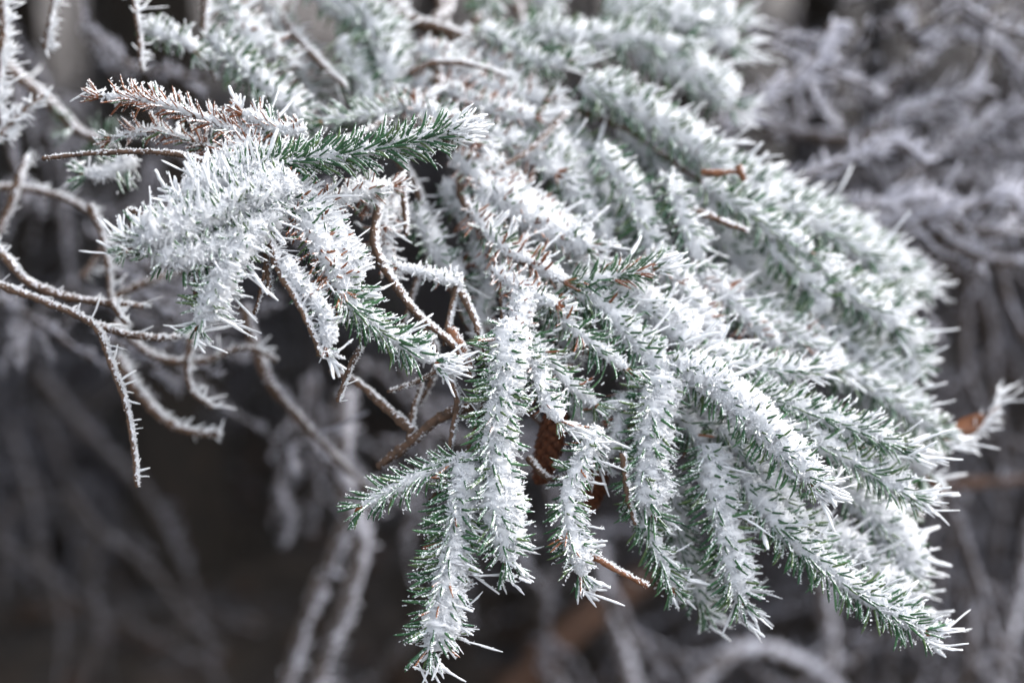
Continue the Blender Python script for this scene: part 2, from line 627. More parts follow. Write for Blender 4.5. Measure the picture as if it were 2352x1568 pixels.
def twig(parent, path, r=0.0018, frost=1.0, mat=None, name='twig', coarse=1.0, spikes=0.0, sl=0.006, pegs=True, taper=0.6, top=False, label=None, fmat=None):
    """leafless twig with leaf scars and a crust of rime"""
    pts = np.array([P(*q) for q in path])
    p, L = spline(pts, 0.003 * coarse)
    n = len(p)
    p = p + np.cumsum(rng.normal(0, 0.00022 * coarse, (n, 3)), 0) * np.linspace(0, 1, n)[:, None] * 0.6
    t, a, b = frames(p)
    acc = Acc()
    rr = np.linspace(r, r * taper, n) * (1 + 0.12 * rng.normal(size=n))
    tube(acc, p, rr, 7, 0.10)
    if pegs:
        K = int(L / 0.0016 / coarse)
        ii = rng.integers(0, n - 1, K)
        fj = rng.uniform(0, 1, (K, 1))
        o_ = nrm(np.cross(t[ii], rnd_dirs(K)))
        crystals(acc, p[ii] * (1 - fj) + p[ii + 1] * fj + o_ * (rr[ii] * 0.8)[:, None], o_ + t[ii] * 0.8, rng.uniform(0.0006, 0.0015, K) * coarse, rng.uniform(0.0005, 0.0009, K) * coarse)
    K = int(L * 8500 * frost / coarse ** 2)
    ii = rng.integers(0, n - 1, K)
    fj = rng.uniform(0, 1, (K, 1))
    o_ = nrm(np.cross(t[ii], rnd_dirs(K)) + WIND * 0.95)
    crystals(acc, p[ii] * (1 - fj) + p[ii + 1] * fj + o_ * (rr[ii] * 0.9)[:, None], o_ + WIND * 0.25 + 0.45 * rng.normal(size=(K, 3)), rng.uniform(0.0006, 0.0022, K) * coarse, rng.uniform(0.00028, 0.0005, K) * coarse, mi=1)
    K = int(L * 500 * spikes)
    if K:
        ii = rng.integers(0, n, K)
        rods(acc, p[ii], WIND * 0.9 + 0.5 * rng.normal(size=(K, 3)), sl * rng.lognormal(0, 0.4, K), rng.uniform(0.0005, 0.0009, K) * coarse, 5, mi=1)
    me = acc.mesh(name, [mat or TWIG, fmat or FROST], origin=pts[0])
    o = obj(name, me, parent)
    o.location = Vector(pts[0]) - (parent.location if parent else Vector())
    return o

# ------------------------------------------------------------------ the setting: ground
def build_ground():
    acc = Acc()
    n = 150
    # finer near the camera, reaching far out
    g = np.linspace(-1, 1, n)
    xs = np.sign(g) * (np.abs(g) ** 2.6) * 150
    ys = xs + 3.0
    X_, Y_ = np.meshgrid(xs, ys)
    Z = 0.05 * np.sin(X_ * 2.1 + 0.6) * np.cos(Y_ * 1.7) + 0.03 * np.sin(X_ * 5.3) * np.sin(Y_ * 4.1 + 1)
    Z = Z + rng.normal(0, 0.008, Z.shape)
    v = np.stack([X_, Y_, Z], -1).reshape(-1, 3)
    i, j = np.meshgrid(np.arange(n - 1), np.arange(n - 1))
    k = (j * n + i).reshape(-1, 1)
    q = np.concatenate([k, k + 1, k + n + 1, k + n], 1)
    acc.add(v, q)
    o = obj('ground', acc.mesh('ground', GROUND, smooth=True), None, 'structure')
    o['label'] = 'dark forest floor with patches of frost'
    return o


build_ground()


def ground_z(x, y):
    return 0.05 * math.sin(x * 2.1 + 0.6) * math.cos(y * 1.7) + 0.03 * math.sin(x * 5.3) * math.sin(y * 4.1 + 1)


def build_litter():
    acc = Acc()
    K = 4200
    x = rng.uniform(-2.6, 2.6, K)
    y = rng.uniform(1.3, 6.5, K)
    z = np.array([ground_z(a, b) for a, b in zip(x, y)]) + 0.012
    c = np.stack([x, y, z], 1)
    a = nrm(rng.normal(size=(K, 3)) * np.array([1, 1, 0.35]))
    b = nrm(np.cross(rnd_dirs(K) * 0.4 + np.array([0, 0, 1.0]), a))
    L = rng.uniform(0.015, 0.04, K)[:, None]
    W = L * rng.uniform(0.35, 0.6, (K, 1))
    up = np.cross(a, b) * L * 0.25
    v = np.stack([c - a * L, c - b * W + up, c + a * L, c + b * W + up, c], 1).reshape(-1, 3)
    i = (np.arange(K) * 5)[:, None, None]
    t = (np.array([[0, 1, 4], [1, 2, 4], [2, 3, 4], [3, 0, 4]])[None] + i).reshape(-1, 3)
    acc.add(v, None, t)
    m = mat_leaf('litter_leaves', (0.02, 0.012, 0.008), (0.075, 0.04, 0.024))
    o = obj('leaf_litter', acc.mesh('leaf_litter', m), None, 'stuff')
    o['label'] = 'brown fallen leaves scattered on the forest floor'
    o['category'] = 'leaf litter'


build_litter()


# ------------------------------------------------------------------ undergrowth: leafless frosted shrubs (8 kinds, copied)
def shrub_proto(seed, height, nst, spread):
    r = np.random.default_rng(seed)
    parts = []
    for k in range(nst):
        acc = Acc()
        az = r.uniform(0, 6.28)
        out = np.array([math.cos(az), math.sin(az), 0])
        h = height * r.uniform(0.65, 1.1)
        sp = spread * r.uniform(0.3, 1.0)
        arch = r.uniform(0.0, 0.35)
        pts = [out * 0.02 + np.array([0, 0, -0.06])]
        for f in (0.3, 0.6, 0.85, 1.0):
            pts.append(out * sp * f ** 1.5 + np.array([0, 0, h * (f - arch * f ** 3)]) + r.normal(0, 0.03, 3) * f)
        p, L = spline(pts, 0.05)
        rad = np.linspace(0.008, 0.003, len(p)) * r.uniform(0.8, 1.4)
        tube(acc, p, rad, 6, 0.1)
        segs = [(p, rad)]
        for q in range(int(r.integers(4, 9))):
            i = int(r.integers(len(p) // 4, len(p) - 1))
            dr = nrm(r.normal(size=3) * np.array([1, 1, 0.5]) + np.array([0, 0, 0.45]))
            ll = r.uniform(0.10, 0.34)
            c = p[i]
            tp, _ = spline([c, c + dr * ll * 0.5 + r.normal(0, 0.02, 3), c + dr * ll + r.normal(0, 0.03, 3) - np.array([0, 0, 0.05])], 0.04)
            tr = np.linspace(rad[i] * 0.6, 0.0016, len(tp))
            tube(acc, tp, tr, 5, 0.1)
            segs.append((tp, tr))
        for sp_, sr in segs:
            K = int(len(sp_) * 7)
            ii = rng.integers(0, len(sp_) - 1, K)
            ff = rng.uniform(0, 1, (K, 1))
            bp = sp_[ii] * (1 - ff) + sp_[ii + 1] * ff
            o_ = nrm(rnd_dirs(K) + np.array([0.3, 0.1, 0.5]))
            crystals(acc, bp + o_ * sr[ii][:, None] * 0.6, o_, rng.uniform(0.004, 0.013, K), rng.uniform(0.0016, 0.0034, K), mi=1)
        parts.append(acc.mesh('stem', [STEM, FROST_SHADED], smooth=False))
    return parts


FROST_MID = mat_frost('dimmed_rime', (0.40, 0.40, 0.45), 0.2)  # background rime, its grey holds the lower light there
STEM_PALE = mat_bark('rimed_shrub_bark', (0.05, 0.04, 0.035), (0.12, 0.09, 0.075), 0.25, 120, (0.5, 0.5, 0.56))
FROST_LIGHT = mat_frost('lightly_dimmed_rime', (0.66, 0.66, 0.73), 0.3)  # rime dimmed least, lower light still put into its colour
FROST_SHADED = mat_frost('shaded_rime', (0.18, 0.18, 0.21), 0.15)  # darkest rime: forest shade painted into white frost
PROTOS = [shrub_proto(100 + i, h, n, s) for i, (h, n, s) in enumerate(
    [(0.75, 7, 0.35), (0.95, 6, 0.45), (0.55, 8, 0.4), (1.1, 6, 0.5), (0.65, 9, 0.5), (0.85, 7, 0.6), (0.45, 8, 0.35), (1.2, 7, 0.6)])]
r_s = random.Random(5)
spots = []
for k in range(64):
    y = 1.75 + 5.2 * (k / 64.0) ** 1.15 + r_s.uniform(-0.15, 0.15)
    half = y * 0.46 + 0.25
    x = r_s.uniform(-half, half)
    spots.append((x, y, k))
for x, y, k in [(0.62, 1.75, 3), (0.95, 1.95, 7), (0.78, 2.3, 1), (1.15, 2.5, 3), (0.5, 2.6, 7), (1.35, 2.9, 5), (0.9, 3.1, 7), (0.3, 3.0, 3), (-0.75, 2.6, 7), (-1.0, 3.0, 3), (-0.5, 3.2, 7), (-1.3, 3.4, 7), (-0.2, 3.5, 3),
                (0.45, 3.5, 7), (1.5, 3.8, 3), (1.0, 4.1, 7), (0.0, 4.2, 7), (-0.9, 4.0, 7), (-1.5, 4.4, 3), (2.0, 4.6, 7), (0.5, 4.9, 3), (-0.4, 4.9, 7), (-1.1, 5.2, 7)]:
    spots.append((x, y, k))
for x, y, k in spots:
    # the dark hollow at the lower left stays nearly empty
    if x < 0.1 and y < 3.2 and r_s.random() < 0.72:
        continue
    if y < 2.4 and k > 8 and r_s.random() < 0.4:
        continue
    pr = PROTOS[k % 8]
    e = thing('frosted_shrub', 'thin leafless shrub coated in frost darkened for shade in the undergrowth behind the spruce', 'shrub',
              (x, y, ground_z(x, y)), 'frosted shrubs of the undergrowth')
    e.rotation_euler = (0, 0, r_s.uniform(0, 6.28))
    sc_ = r_s.uniform(0.75, 1.25)
    e.scale = (sc_, sc_, sc_)
    for me in pr:
        obj('stem', me, e)


# single stems one can tell apart, each with its own place
def bg_stem(name, label, cat, path, r, mat=None, spikes=0.4, coarse=3.0, frost=0.7, sl=0.014, taper=0.6, group=None, fmat=None):
    o = twig(None, path, r, frost, mat or STEM, name, coarse, spikes, sl, pegs=False, taper=taper, fmat=fmat or FROST_MID)
    o['label'] = label
    o['category'] = cat
    if group:
        o['group'] = group
    return o


bg_stem('frosted_sapling', 'pale frosted forked stem curving down to the ground below the hanging green tips', 'sapling',
        [(790, 900, 1.30), (785, 1050, 1.31), (800, 1160, 1.33), (830, 1240, 1.35), (800, 1370, 1.37), (760, 1480, 1.40), (725, 1590, 1.43), (700, 1900, 1.5)], 0.0095, coarse=2.0, spikes=0.5, frost=1.2, fmat=FROST_LIGHT, mat=STEM_PALE)
bg_stem('frosted_sapling', 'short frosted stem leaning beside the pale forked stem', 'sapling',
        [(800, 1180, 1.36), (760, 1290, 1.38), (720, 1370, 1.4), (640, 1640, 1.5)], 0.0075, mat=STEM_PALE, fmat=FROST_LIGHT)
bg_stem('frosted_sapling', 'grey stem slanting through the dark hollow', 'sapling',
        [(85, 850, 1.95), (180, 970, 1.97), (270, 1060, 2.0), (330, 1130, 2.02), (400, 1250, 2.05), (450, 1400, 2.1), (500, 1640, 2.15)], 0.008, STEM_DIM, spikes=.15, frost=.5, coarse=4, fmat=FROST_SHADED)
bg_stem('frosted_sapling', 'thin brown stem slanting behind the drooping green shoot with a white tip', 'sapling',
        [(560, 700, 1.10), (610, 860, 1.10), (700, 970, 1.12), (780, 1050, 1.15), (860, 1130, 1.2)], 0.0048, TWIG, coarse=2.0, spikes=0.1)
bg_stem('frosted_sapling', 'broad grey stem slanting down behind the drooping fan tips', 'sapling',
        [(2060, 420, 1.9), (2160, 570, 1.9), (2240, 700, 1.9), (2300, 830, 1.95), (2400, 1000, 2.0)], 0.020, coarse=4)
bg_stem('frosted_sapling', 'dark brown bare stem running level beside the lowest fan tips', 'sapling',
        [(1980, 1120, 1.45), (2120, 1118, 1.45), (2240, 1108, 1.46), (2420, 1095, 1.48)], 0.0075, LOG, coarse=3, spikes=0.15, frost=0.3)
bg_stem('frosted_sapling', 'grey stem rising below the longest fan shoot', 'sapling',
        [(1870, 1190, 1.7), (1890, 1330, 1.7), (1900, 1480, 1.72), (1895, 1700, 1.75)], 0.013, coarse=4, mat=STEM_PALE)
bg_stem('frosted_sapling', 'grey stem arching under the hanging shoots', 'sapling',
        [(1560, 1700, 1.6), (1600, 1580, 1.6), (1700, 1490, 1.6), (1850, 1520, 1.62), (1980, 1640, 1.66)], 0.012, coarse=4, mat=STEM_PALE)
bg_stem('frosted_sapling', 'grey stem slanting up between the hanging shoots', 'sapling',
        [(1480, 1700, 1.7), (1440, 1520, 1.7), (1400, 1380, 1.7), (1380, 1250, 1.7)], 0.012, coarse=4, mat=STEM_PALE)
bg_stem('frosted_sapling', 'pale upright stem at the far side of the longest fan shoot tip', 'sapling',
        [(2270, 1700, 1.7), (2310, 1500, 1.7), (2350, 1360, 1.72), (2380, 1200, 1.75)], 0.011, coarse=4, mat=STEM_PALE)
# frosted twigs right of the spruce
R_TW = [
    ('frosted twig rising to a white crusted top beside the spruce crown', [(1640, 300, 1.22), (1760, 215, 1.24), (1860, 150, 1.25), (1915, 60, 1.26)], 0.0042, 2.6),
    ('long dark twig crossing level beside the spruce crown', [(1660, 265, 1.35), (1800, 300, 1.35), (1950, 330, 1.36), (2150, 345, 1.37), (2420, 352, 1.4)], 0.0085, 0.8),
    ('frosted twig with a white pointed clump at its tip', [(1790, 430, 1.2), (1900, 385, 1.2), (2000, 350, 1.2), (2050, 325, 1.2), (2110, 370, 1.2)], 0.0040, 1.8),
    ('knobbly frosted twig below the white pointed clump', [(1900, 495, 1.2), (2000, 475, 1.2), (2090, 460, 1.21), (2160, 470, 1.22)], 0.0042, 2.4),
    ('feathery frosted twig ending in a bent white clump', [(1990, 540, 1.22), (2100, 510, 1.22), (2220, 480, 1.22), (2310, 445, 1.22), (2345, 480, 1.22)], 0.0045, 2.8),
    ('grey forked twig running out under the feathery frosted twig', [(2120, 515, 1.25), (2210, 575, 1.25), (2300, 600, 1.26), (2420, 600, 1.27)], 0.0052, 0.7),
    ('straight pale twig above the grey forked twig', [(2140, 510, 1.24), (2230, 530, 1.24), (2330, 535, 1.25), (2430, 530, 1.26)], 0.0045, 0.8),
    ('pinkish frosted twig with a knob beside the crown', [(1960, 330, 1.3), (2060, 275, 1.3), (2150, 240, 1.3), (2240, 200, 1.3)], 0.0050, 2.0),
    ('frosted twig hooking down high above the pinkish twig', [(2060, 40, 1.35), (2120, 110, 1.35), (2190, 85, 1.35), (2270, 95, 1.36), (2300, 140, 1.36)], 0.0046, 2.0),
    ('thin frosted twig slanting up beyond the long dark twig', [(2140, 345, 1.34), (2230, 310, 1.34), (2310, 260, 1.34), (2400, 200, 1.34)], 0.0040, 1.5),
]
for lb, path, r, sp in R_TW:
    bg_stem('frosted_twig', lb, 'twig', path, r, STEM, sp, 2.4, 1.0, 0.016, fmat=FROST_LIGHT)



def tangle(count, box, depth, length, rad, heading, label, group, fmat, mat, dens=1.0, seed=1):
    q = random.Random(seed)
    for k in range(count):
        u, v = q.uniform(box[0], box[2]), q.uniform(box[1], box[3])
        d = q.uniform(*depth)
        h = heading + q.gauss(0, 0.4)
        ln = q.uniform(*length)
        pts2 = [(u, v, d)]
        bend = q.gauss(0, 0.35)
        for i in range(1, 5):
            hh = h + bend * i / 2 + q.gauss(0, 0.12)
            pu, pv, pd = pts2[-1]
            pts2.append((pu + math.cos(hh) * ln / 4, pv + math.sin(hh) * ln / 4, pd + q.gauss(0, 0.03)))
        paths = [(pts2, rad * q.uniform(0.7, 1.3))]
        for j in range(q.randint(2, 5)):
            i = q.randint(1, 3)
            pu, pv, pd = pts2[i]
            sg = q.choice((-1, 1)) * q.uniform(0.5, 1.1)
            l2 = ln * q.uniform(0.2, 0.5)
            hh = h + bend * i / 2 + sg
            paths.append(([(pu, pv, pd), (pu + math.cos(hh) * l2 * .5, pv + math.sin(hh) * l2 * .5, pd + q.gauss(0, .02)),
                           (pu + math.cos(hh - sg * .3) * l2, pv + math.sin(hh - sg * .3) * l2, pd + q.gauss(0, .03))], rad * 0.6))
        acc = Acc()
        org = P(*pts2[0])
        for pp, r in paths:
            p, L = spline([P(*x) for x in pp], 0.012)
            n = len(p)
            rr = np.linspace(r, r * 0.5, n)
            tube(acc, p, rr, 6, 0.1)
            K = int(L * 650 * dens)
            ii = rng.integers(0, n - 1, K)
            fj = rng.uniform(0, 1, (K, 1))
            o_ = nrm(rnd_dirs(K) + WIND * 0.7)
            crystals(acc, p[ii] * (1 - fj) + p[ii + 1] * fj + o_ * rr[ii][:, None] * .6, o_ + .3 * rnd_dirs(K), rng.uniform(.003, .009, K), rng.uniform(.0009, .0019, K), mi=1)
        o = thing('frosted_twig', label, 'twig', tuple(org), group, acc.mesh('frosted_twig', [mat, fmat], origin=org))


tangle(18, (1600, -20, 2250, 620), (1.22, 1.55), (350, 700), .0034, -.15, 'branching grey frosted twig in the tangle beside the spruce crown', 'twigs right of the spruce', FROST_LIGHT, STEM, 1.0, 3)
tangle(14, (1950, 500, 2300, 1150), (1.45, 1.9), (300, 600), .0055, .9, 'branching shaded frosted twig beyond the drooping fan tips', 'twigs beyond the right tips', FROST_SHADED, STEM, .7, 4)
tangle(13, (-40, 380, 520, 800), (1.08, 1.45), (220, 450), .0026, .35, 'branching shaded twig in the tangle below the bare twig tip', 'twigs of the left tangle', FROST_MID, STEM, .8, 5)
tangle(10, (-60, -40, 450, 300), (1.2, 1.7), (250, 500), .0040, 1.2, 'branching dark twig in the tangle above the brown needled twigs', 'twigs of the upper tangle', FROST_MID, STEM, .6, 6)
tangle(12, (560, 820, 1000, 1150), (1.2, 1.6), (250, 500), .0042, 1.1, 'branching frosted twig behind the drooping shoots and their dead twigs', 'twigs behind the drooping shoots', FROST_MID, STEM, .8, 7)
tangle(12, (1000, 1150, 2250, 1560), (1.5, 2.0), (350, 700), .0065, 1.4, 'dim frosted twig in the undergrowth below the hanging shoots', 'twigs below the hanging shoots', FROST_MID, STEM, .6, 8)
tangle(6, (-50, 900, 380, 1500), (1.9, 2.4), (350, 700), .0065, .8, 'dim bare twig in the dark hollow', 'twigs of the dark hollow', FROST_SHADED, STEM_DIM, .3, 9)


# dark trunk in the shade, lower left, and a brown log
def trunk_obj(name, label, cat, path, r, mat, taper=0.8):
    pts = np.array([P(*q) for q in path])
    p, L = spline(pts, 0.03)
    acc = Acc()
    tube(acc, p, np.linspace(r, r * taper, len(p)), 18, 0.05)
    o = thing(name, label, cat, tuple(pts[0]), None, acc.mesh(name, mat, smooth=True, origin=pts[0]))
    return o


trunk_obj('fallen_branch', 'reddish brown fallen branch slanting under the hanging green shoots', 'branch',
          [(1150, 1640, 1.75), (1260, 1500, 1.78), (1370, 1400, 1.82), (1480, 1330, 1.88)], 0.024, LOG)

# ------------------------------------------------------------------ spruce trees behind: crowns added above the view to shade the undergrowth
def shade_crown_mesh(seed, h, r, z0):
    r_ = np.random.default_rng(seed)
    acc = Acc()
    for k in range(70):
        f = r_.uniform(0, 1) ** 1.2
        z = z0 + (h - z0) * f
        az = r_.uniform(0, 6.28)
        ln = r * (1 - f) ** 0.8 * r_.uniform(0.7, 1.1) + 0.1
        o_ = np.array([math.cos(az), math.sin(az), 0])
        p, _ = spline([np.array([0, 0, z + 0.35]), o_ * ln * 0.5 + np.array([0, 0, z + 0.30]), o_ * ln + np.array([0, 0, z])], 0.12)
        tube(acc, p, np.linspace(0.016, 0.004, len(p)), 5, 0.05)
        K = int(ln * 85)
        ii = r_.integers(0, len(p), K)
        side = np.cross(o_, [0, 0, 1.0])
        w_ = r_.uniform(-1, 1, (K, 1)) * (0.09 + 0.30 * np.sin(np.linspace(0, 3.0, len(p)))[ii][:, None])
        c = p[ii] + side * w_ + r_.normal(0, 0.03, (K, 3)) - np.array([0, 0, 1]) * np.abs(w_) * 0.35
        c[:, 2] = np.maximum(c[:, 2], z0 - 0.02)
        dd = nrm(o_ * 0.7 + side * np.sign(w_) * 0.7 + r_.normal(0, 0.3, (K, 3)))
        crystals(acc, c, dd, r_.uniform(0.10, 0.20, K), r_.uniform(0.025, 0.055, K), mi=1)
    return acc


DGREEN = mat_bark('far_spruce_needles', (0.015, 0.04, 0.022), (0.04, 0.085, 0.045), -0.35, 60, (0.6, 0.62, 0.66))
SHADE_CROWNS = [shade_crown_mesh(30, 4.6, 1.5, 1.5).mesh('crown', [LOG, DGREEN]), shade_crown_mesh(31, 5.2, 1.7, 1.55).mesh('crown', [LOG, DGREEN])]
TR = [(-0.62, 2.4), (-2.05, 2.1), (0.35, 3.1), (1.95, 3.0), (-1.15, 3.3), (0.75, 3.6), (2.3, 3.9), (-2.9, 4.3), (-0.3, 5.4), (1.5, 6.0), (-1.9, 6.6), (3.4, 6.3), (0.4, 8.2)]
for k, (x, y) in enumerate(TR):
    z = ground_z(x, y)
    acc = Acc()
    p, _ = spline([(0, 0, -0.1), (0.02, 0, 1.5), (0.0, 0.03, 3.2), (0, 0, 5.0)], 0.15)
    tube(acc, p, np.linspace(0.095 if k == 0 else 0.03 if k == 2 else 0.075, 0.015, len(p)), 14, 0.04)
    e = thing('shade_spruce_tree', 'dark spruce tree behind the frosted branches, its unseen crown added for shade', 'tree', (x, y, z), 'spruce trees behind')
    if k == 0:
        e['label'] = 'spruce tree with a thick near black trunk in the shade behind the bare twigs'
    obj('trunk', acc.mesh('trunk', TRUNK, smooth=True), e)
    c = obj('crown', SHADE_CROWNS[k % 2], e)
    c.rotation_euler = (0, 0, k * 1.7)
    if k == 0:
        c.scale = (0.78, 0.78, 1)

# ------------------------------------------------------------------ spruce boughs
def bough(name, label, base):
    return thing(name, label, 'spruce branch', tuple(P(*base)), 'frosted spruce branches')


# ---- front left bough
A = bough('spruce_branch', 'spruce branch with one long deep green shoot, brown needles and hanging white clumps', (690, 300, 0.94))
F = 0.90
twig(A, [(1010, 200, 1.03), (860, 290, 0.985), (720, 350, 0.945), (640, 400, 0.915), (590, 445, 0.90)], 0.0028, 1.5, BARK, 'branch_wood', 1.0, .3, .008, taper=.4)
shoot(A, [(560, 392, .905), (680, 368, .90), (820, 350, .895), (950, 325, .892), (1030, 305, .89)], nl=.020, dens=1500, ang=(26, 50), frost=.85, spike=.25, sl=.010,
      sleeve=.30, single=120, burst=70, up=.12, wmix=.7)
shoot(A, [(610, 310, .925), (520, 292, .92), (440, 262, .915), (340, 232, .915), (225, 222, .92)], nl=.0135, dens=900, ang=(35, 62), brown=.92, frost=.8, spike=.34, sl=.011,
      sleeve=.22, single=45, burst=3, up=.45)
shoot(A, [(500, 350, .93), (430, 320, .93), (350, 300, .93), (250, 320, .935)], nl=.012, dens=800, ang=(35, 65), brown=.8, frost=.9, spike=.25, sl=.008, sleeve=.2, single=15, burst=3)
twig(A, [(560, 420, .90), (480, 375, .905), (390, 352, .91), (250, 350, .915), (100, 362, .92)], 0.0021, 1.0, pegs=True, spikes=.15)
shoot(A, [(600, 350, .915), (560, 330, .915), (520, 345, .91), (470, 390, .905)], nl=.013, dens=900, ang=(40, 70), brown=.85, frost=.9, spike=.35, sl=.009, sleeve=.3, single=15, burst=4)
shoot(A, [(700, 300, .925), (650, 300, .92), (600, 280, .92), (555, 260, .92)], nl=.013, dens=900, ang=(40, 70), brown=.85, frost=1.0, spike=.5, sl=.011, sleeve=.4, single=15, burst=8)
# heavy white clump
shoot(A, [(680, 430, .89), (590, 455, .88), (480, 500, .868), (380, 535, .86), (305, 555, .858)], nl=.019, dens=1300, ang=(45, 75), frost=1.2, spike=1.0, sl=.017,
      sleeve=.55, single=30, burst=10, up=.35, wind=(.35, .65, -.15))
shoot(A, [(610, 440, .895), (550, 430, .885), (480, 425, .88), (420, 450, .875)], nl=.014, dens=1200, ang=(45, 75), frost=1.1, spike=.8, sl=.014, sleeve=.5, burst=10, up=.5, wind=(.3, .8, -.1))
shoot(A, [(600, 500, .885), (540, 570, .872), (500, 640, .868), (475, 700, .868), (455, 745, .87)], nl=.017, dens=1200, ang=(50, 80), frost=1.1, spike=.9, sl=.016,
      sleeve=.5, single=25, burst=6, up=.0, wind=(.95, .1, -.1))
shoot(A, [(660, 450, .895), (580, 520, .88), (500, 560, .87), (420, 590, .865), (340, 580, .862)], nl=.018, dens=1200, ang=(45, 75), frost=1.2, spike=.9, sl=.015, sleeve=.52, single=10, burst=8, up=.1, wind=(.8, .25, -.15))
shoot(A, [(640, 400, .90), (600, 400, .895), (540, 395, .89), (470, 400, .885)], nl=.015, dens=1100, ang=(45, 75), frost=1.2, spike=.8, sl=.014, sleeve=.5, burst=8, up=.4, wind=(.6, .6, -.1))
shoot(A, [(650, 420, .905), (720, 500, .90), (770, 590, .895), (810, 660, .892)], nl=.018, dens=1000, ang=(50, 80), brown=.35, frost=1.2, spike=.8, sl=.015, sleeve=.52, burst=4, up=.2, bud=False)
# brown and white falling shoot, then green
shoot(A, [(620, 410, .90), (690, 500, .893), (740, 580, .888), (790, 670, .885)], nl=.017, dens=1150, ang=(50, 80), brown=.7, frost=1.0, spike=.75, sl=.014,
      sleeve=.45, single=50, burst=0, up=.2, bud=False)
shoot(A, [(770, 665, .885), (840, 735, .888), (920, 790, .89), (1000, 830, .892)], nl=.018, dens=1450, ang=(28, 52), frost=.6, spike=.25, sl=.010,
      sleeve=.35, single=70, burst=55, up=.15)
shoot(A, [(640, 470, .90), (740, 470, .92), (830, 440, .93), (900, 430, .94)], nl=.0135, dens=900, ang=(45, 75), brown=.7, frost=1.0, spike=.5, sl=.010, sleeve=.35, single=15, burst=8)
twig(A, [(615, 540, .885), (640, 620, .878), (680, 690, .874), (715, 760, .873), (735, 815, .874)], 0.0024, 1.3, spikes=1.6, sl=.011)
shoot(A, [(640, 600, .882), (690, 660, .878), (740, 720, .876), (750, 800, .876)], nl=.010, dens=520, ang=(60, 85), brown=.35, frost=1.2, spike=.9, sl=.013, sleeve=.45, burst=6, single=10, up=0)
twig(A, [(620, 560, .887), (605, 640, .885), (585, 720, .885)], 0.0018, .7)
twig(A, [(612, 560, .888), (615, 620, .885), (620, 680, .885)], 0.0026, .4)
twig(A, [(470, 600, .872), (452, 650, .872), (445, 720, .872)], 0.0026, .4, BARK)
twig(A, [(290, 480, .875), (340, 500, .873), (400, 520, .87)], 0.0018, 1.2, BARK)
shoot(A, [(370, 545, .862), (320, 560, .857), (290, 575, .855)], nl=.013, dens=1200, ang=(35, 60), frost=.6, spike=.1, sleeve=.15, single=20, burst=0, up=-.1)
twig(A, [(870, 470, .94), (860, 560, .93), (900, 640, .925), (960, 720, .92), (1040, 790, .915), (1085, 860, .912)], 0.0030, 1.0, spikes=.2)
twig(A, [(825, 800, .90), (800, 850, .90), (775, 920, .90)], 0.0024, 1.5, spikes=.3)

# ---- middle hanging spray
B = bough('spruce_branch', 'spruce branch whose granular frosted shoots hang straight down beside the brown cones', (1120, 480, .96))
twig(B, [(1240, 330, 1.06), (1160, 440, 1.02), (1140, 540, .985), (1150, 640, .955), (1158, 760, .922), (1125, 900, .91), (1080, 1040, .907)], 0.0030, 1.5, BARK, 'branch_wood', 1.0, .3, .008, taper=.4)
shoot(B, [(1160, 740, .915), (1155, 840, .905), (1138, 950, .90), (1132, 1060, .896), (1140, 1180, .893), (1165, 1290, .892)], nl=.0215, dens=1500, ang=(48, 72), brown=.05, frost=1.3, spike=.22, sl=.010,
      sleeve=.52, single=60, burst=10, up=.0, wmix=.6)
shoot(B, [(1070, 1040, .905), (1055, 1130, .90), (1040, 1220, .895), (1020, 1330, .892), (1000, 1430, .89), (988, 1490, .89)], nl=.0225, dens=1250, ang=(48, 74), brown=.06, frost=1.2, spike=.42, sl=.015,
      sleeve=.48, single=80, burst=12, up=.0, wind=(.95, .05, .05))
shoot(B, [(1060, 1050, .905), (980, 1085, .90), (900, 1125, .897), (830, 1165, .895)], nl=.017, dens=1100, ang=(32, 54), brown=.04, frost=.6, spike=.03, sleeve=.25, single=80, burst=2, up=.0, wmix=.3)
shoot(B, [(1190, 640, .94), (1190, 720, .925), (1175, 800, .915), (1170, 860, .91)], nl=.013, dens=1000, ang=(50, 80), brown=.55, frost=1.2, spike=.35, sl=.009, sleeve=.5, single=25, burst=4, up=0)
shoot(B, [(1250, 680, .945), (1300, 740, .935), (1370, 800, .93), (1440, 850, .93)], nl=.0165, dens=1150, ang=(45, 70), brown=.10, frost=.45, spike=.10, sleeve=.25, single=60, burst=4, up=0)
shoot(B, [(1210, 760, .93), (1260, 830, .925), (1310, 890, .925), (1370, 930, .93)], nl=.016, dens=1000, ang=(45, 70), brown=.10, frost=.45, spike=.12, sleeve=.25, single=50, burst=6, up=0)
shoot(B, [(1200, 790, .92), (1230, 860, .912), (1250, 920, .908), (1285, 970, .905)], nl=.013, dens=1000, ang=(45, 75), brown=.25, frost=1.0, spike=.35, sl=.012, sleeve=.35, single=25, burst=10, up=0)
shoot(B, [(1060, 650, .935), (1010, 640, .93), (960, 625, .93), (910, 615, .932)], nl=.008, dens=650, ang=(50, 80), brown=.5, frost=1.3, spike=.4, sl=.008, sleeve=.5, single=10, burst=5)
shoot(B, [(1130, 620, .945), (1170, 650, .935), (1220, 680, .932), (1280, 700, .93)], nl=.011, dens=900, ang=(50, 80), brown=.75, frost=1.0, spike=.3, sl=.008, sleeve=.4, single=30, burst=4)
twig(B, [(1050, 650, .935), (1035, 720, .93), (1020, 790, .925)], 0.0026, 2.0, spikes=.5)
twig(B, [(1060, 670, .93), (1095, 750, .925), (1120, 830, .92)], 0.0026, .8)
twig(B, [(1035, 760, .925), (1060, 800, .918), (1085, 850, .915)], 0.0042, .5, BARK_OR)
twig(B, [(1030, 860, .92), (1050, 920, .918), (1040, 980, .916), (1030, 1030, .915)], 0.0026, .8)
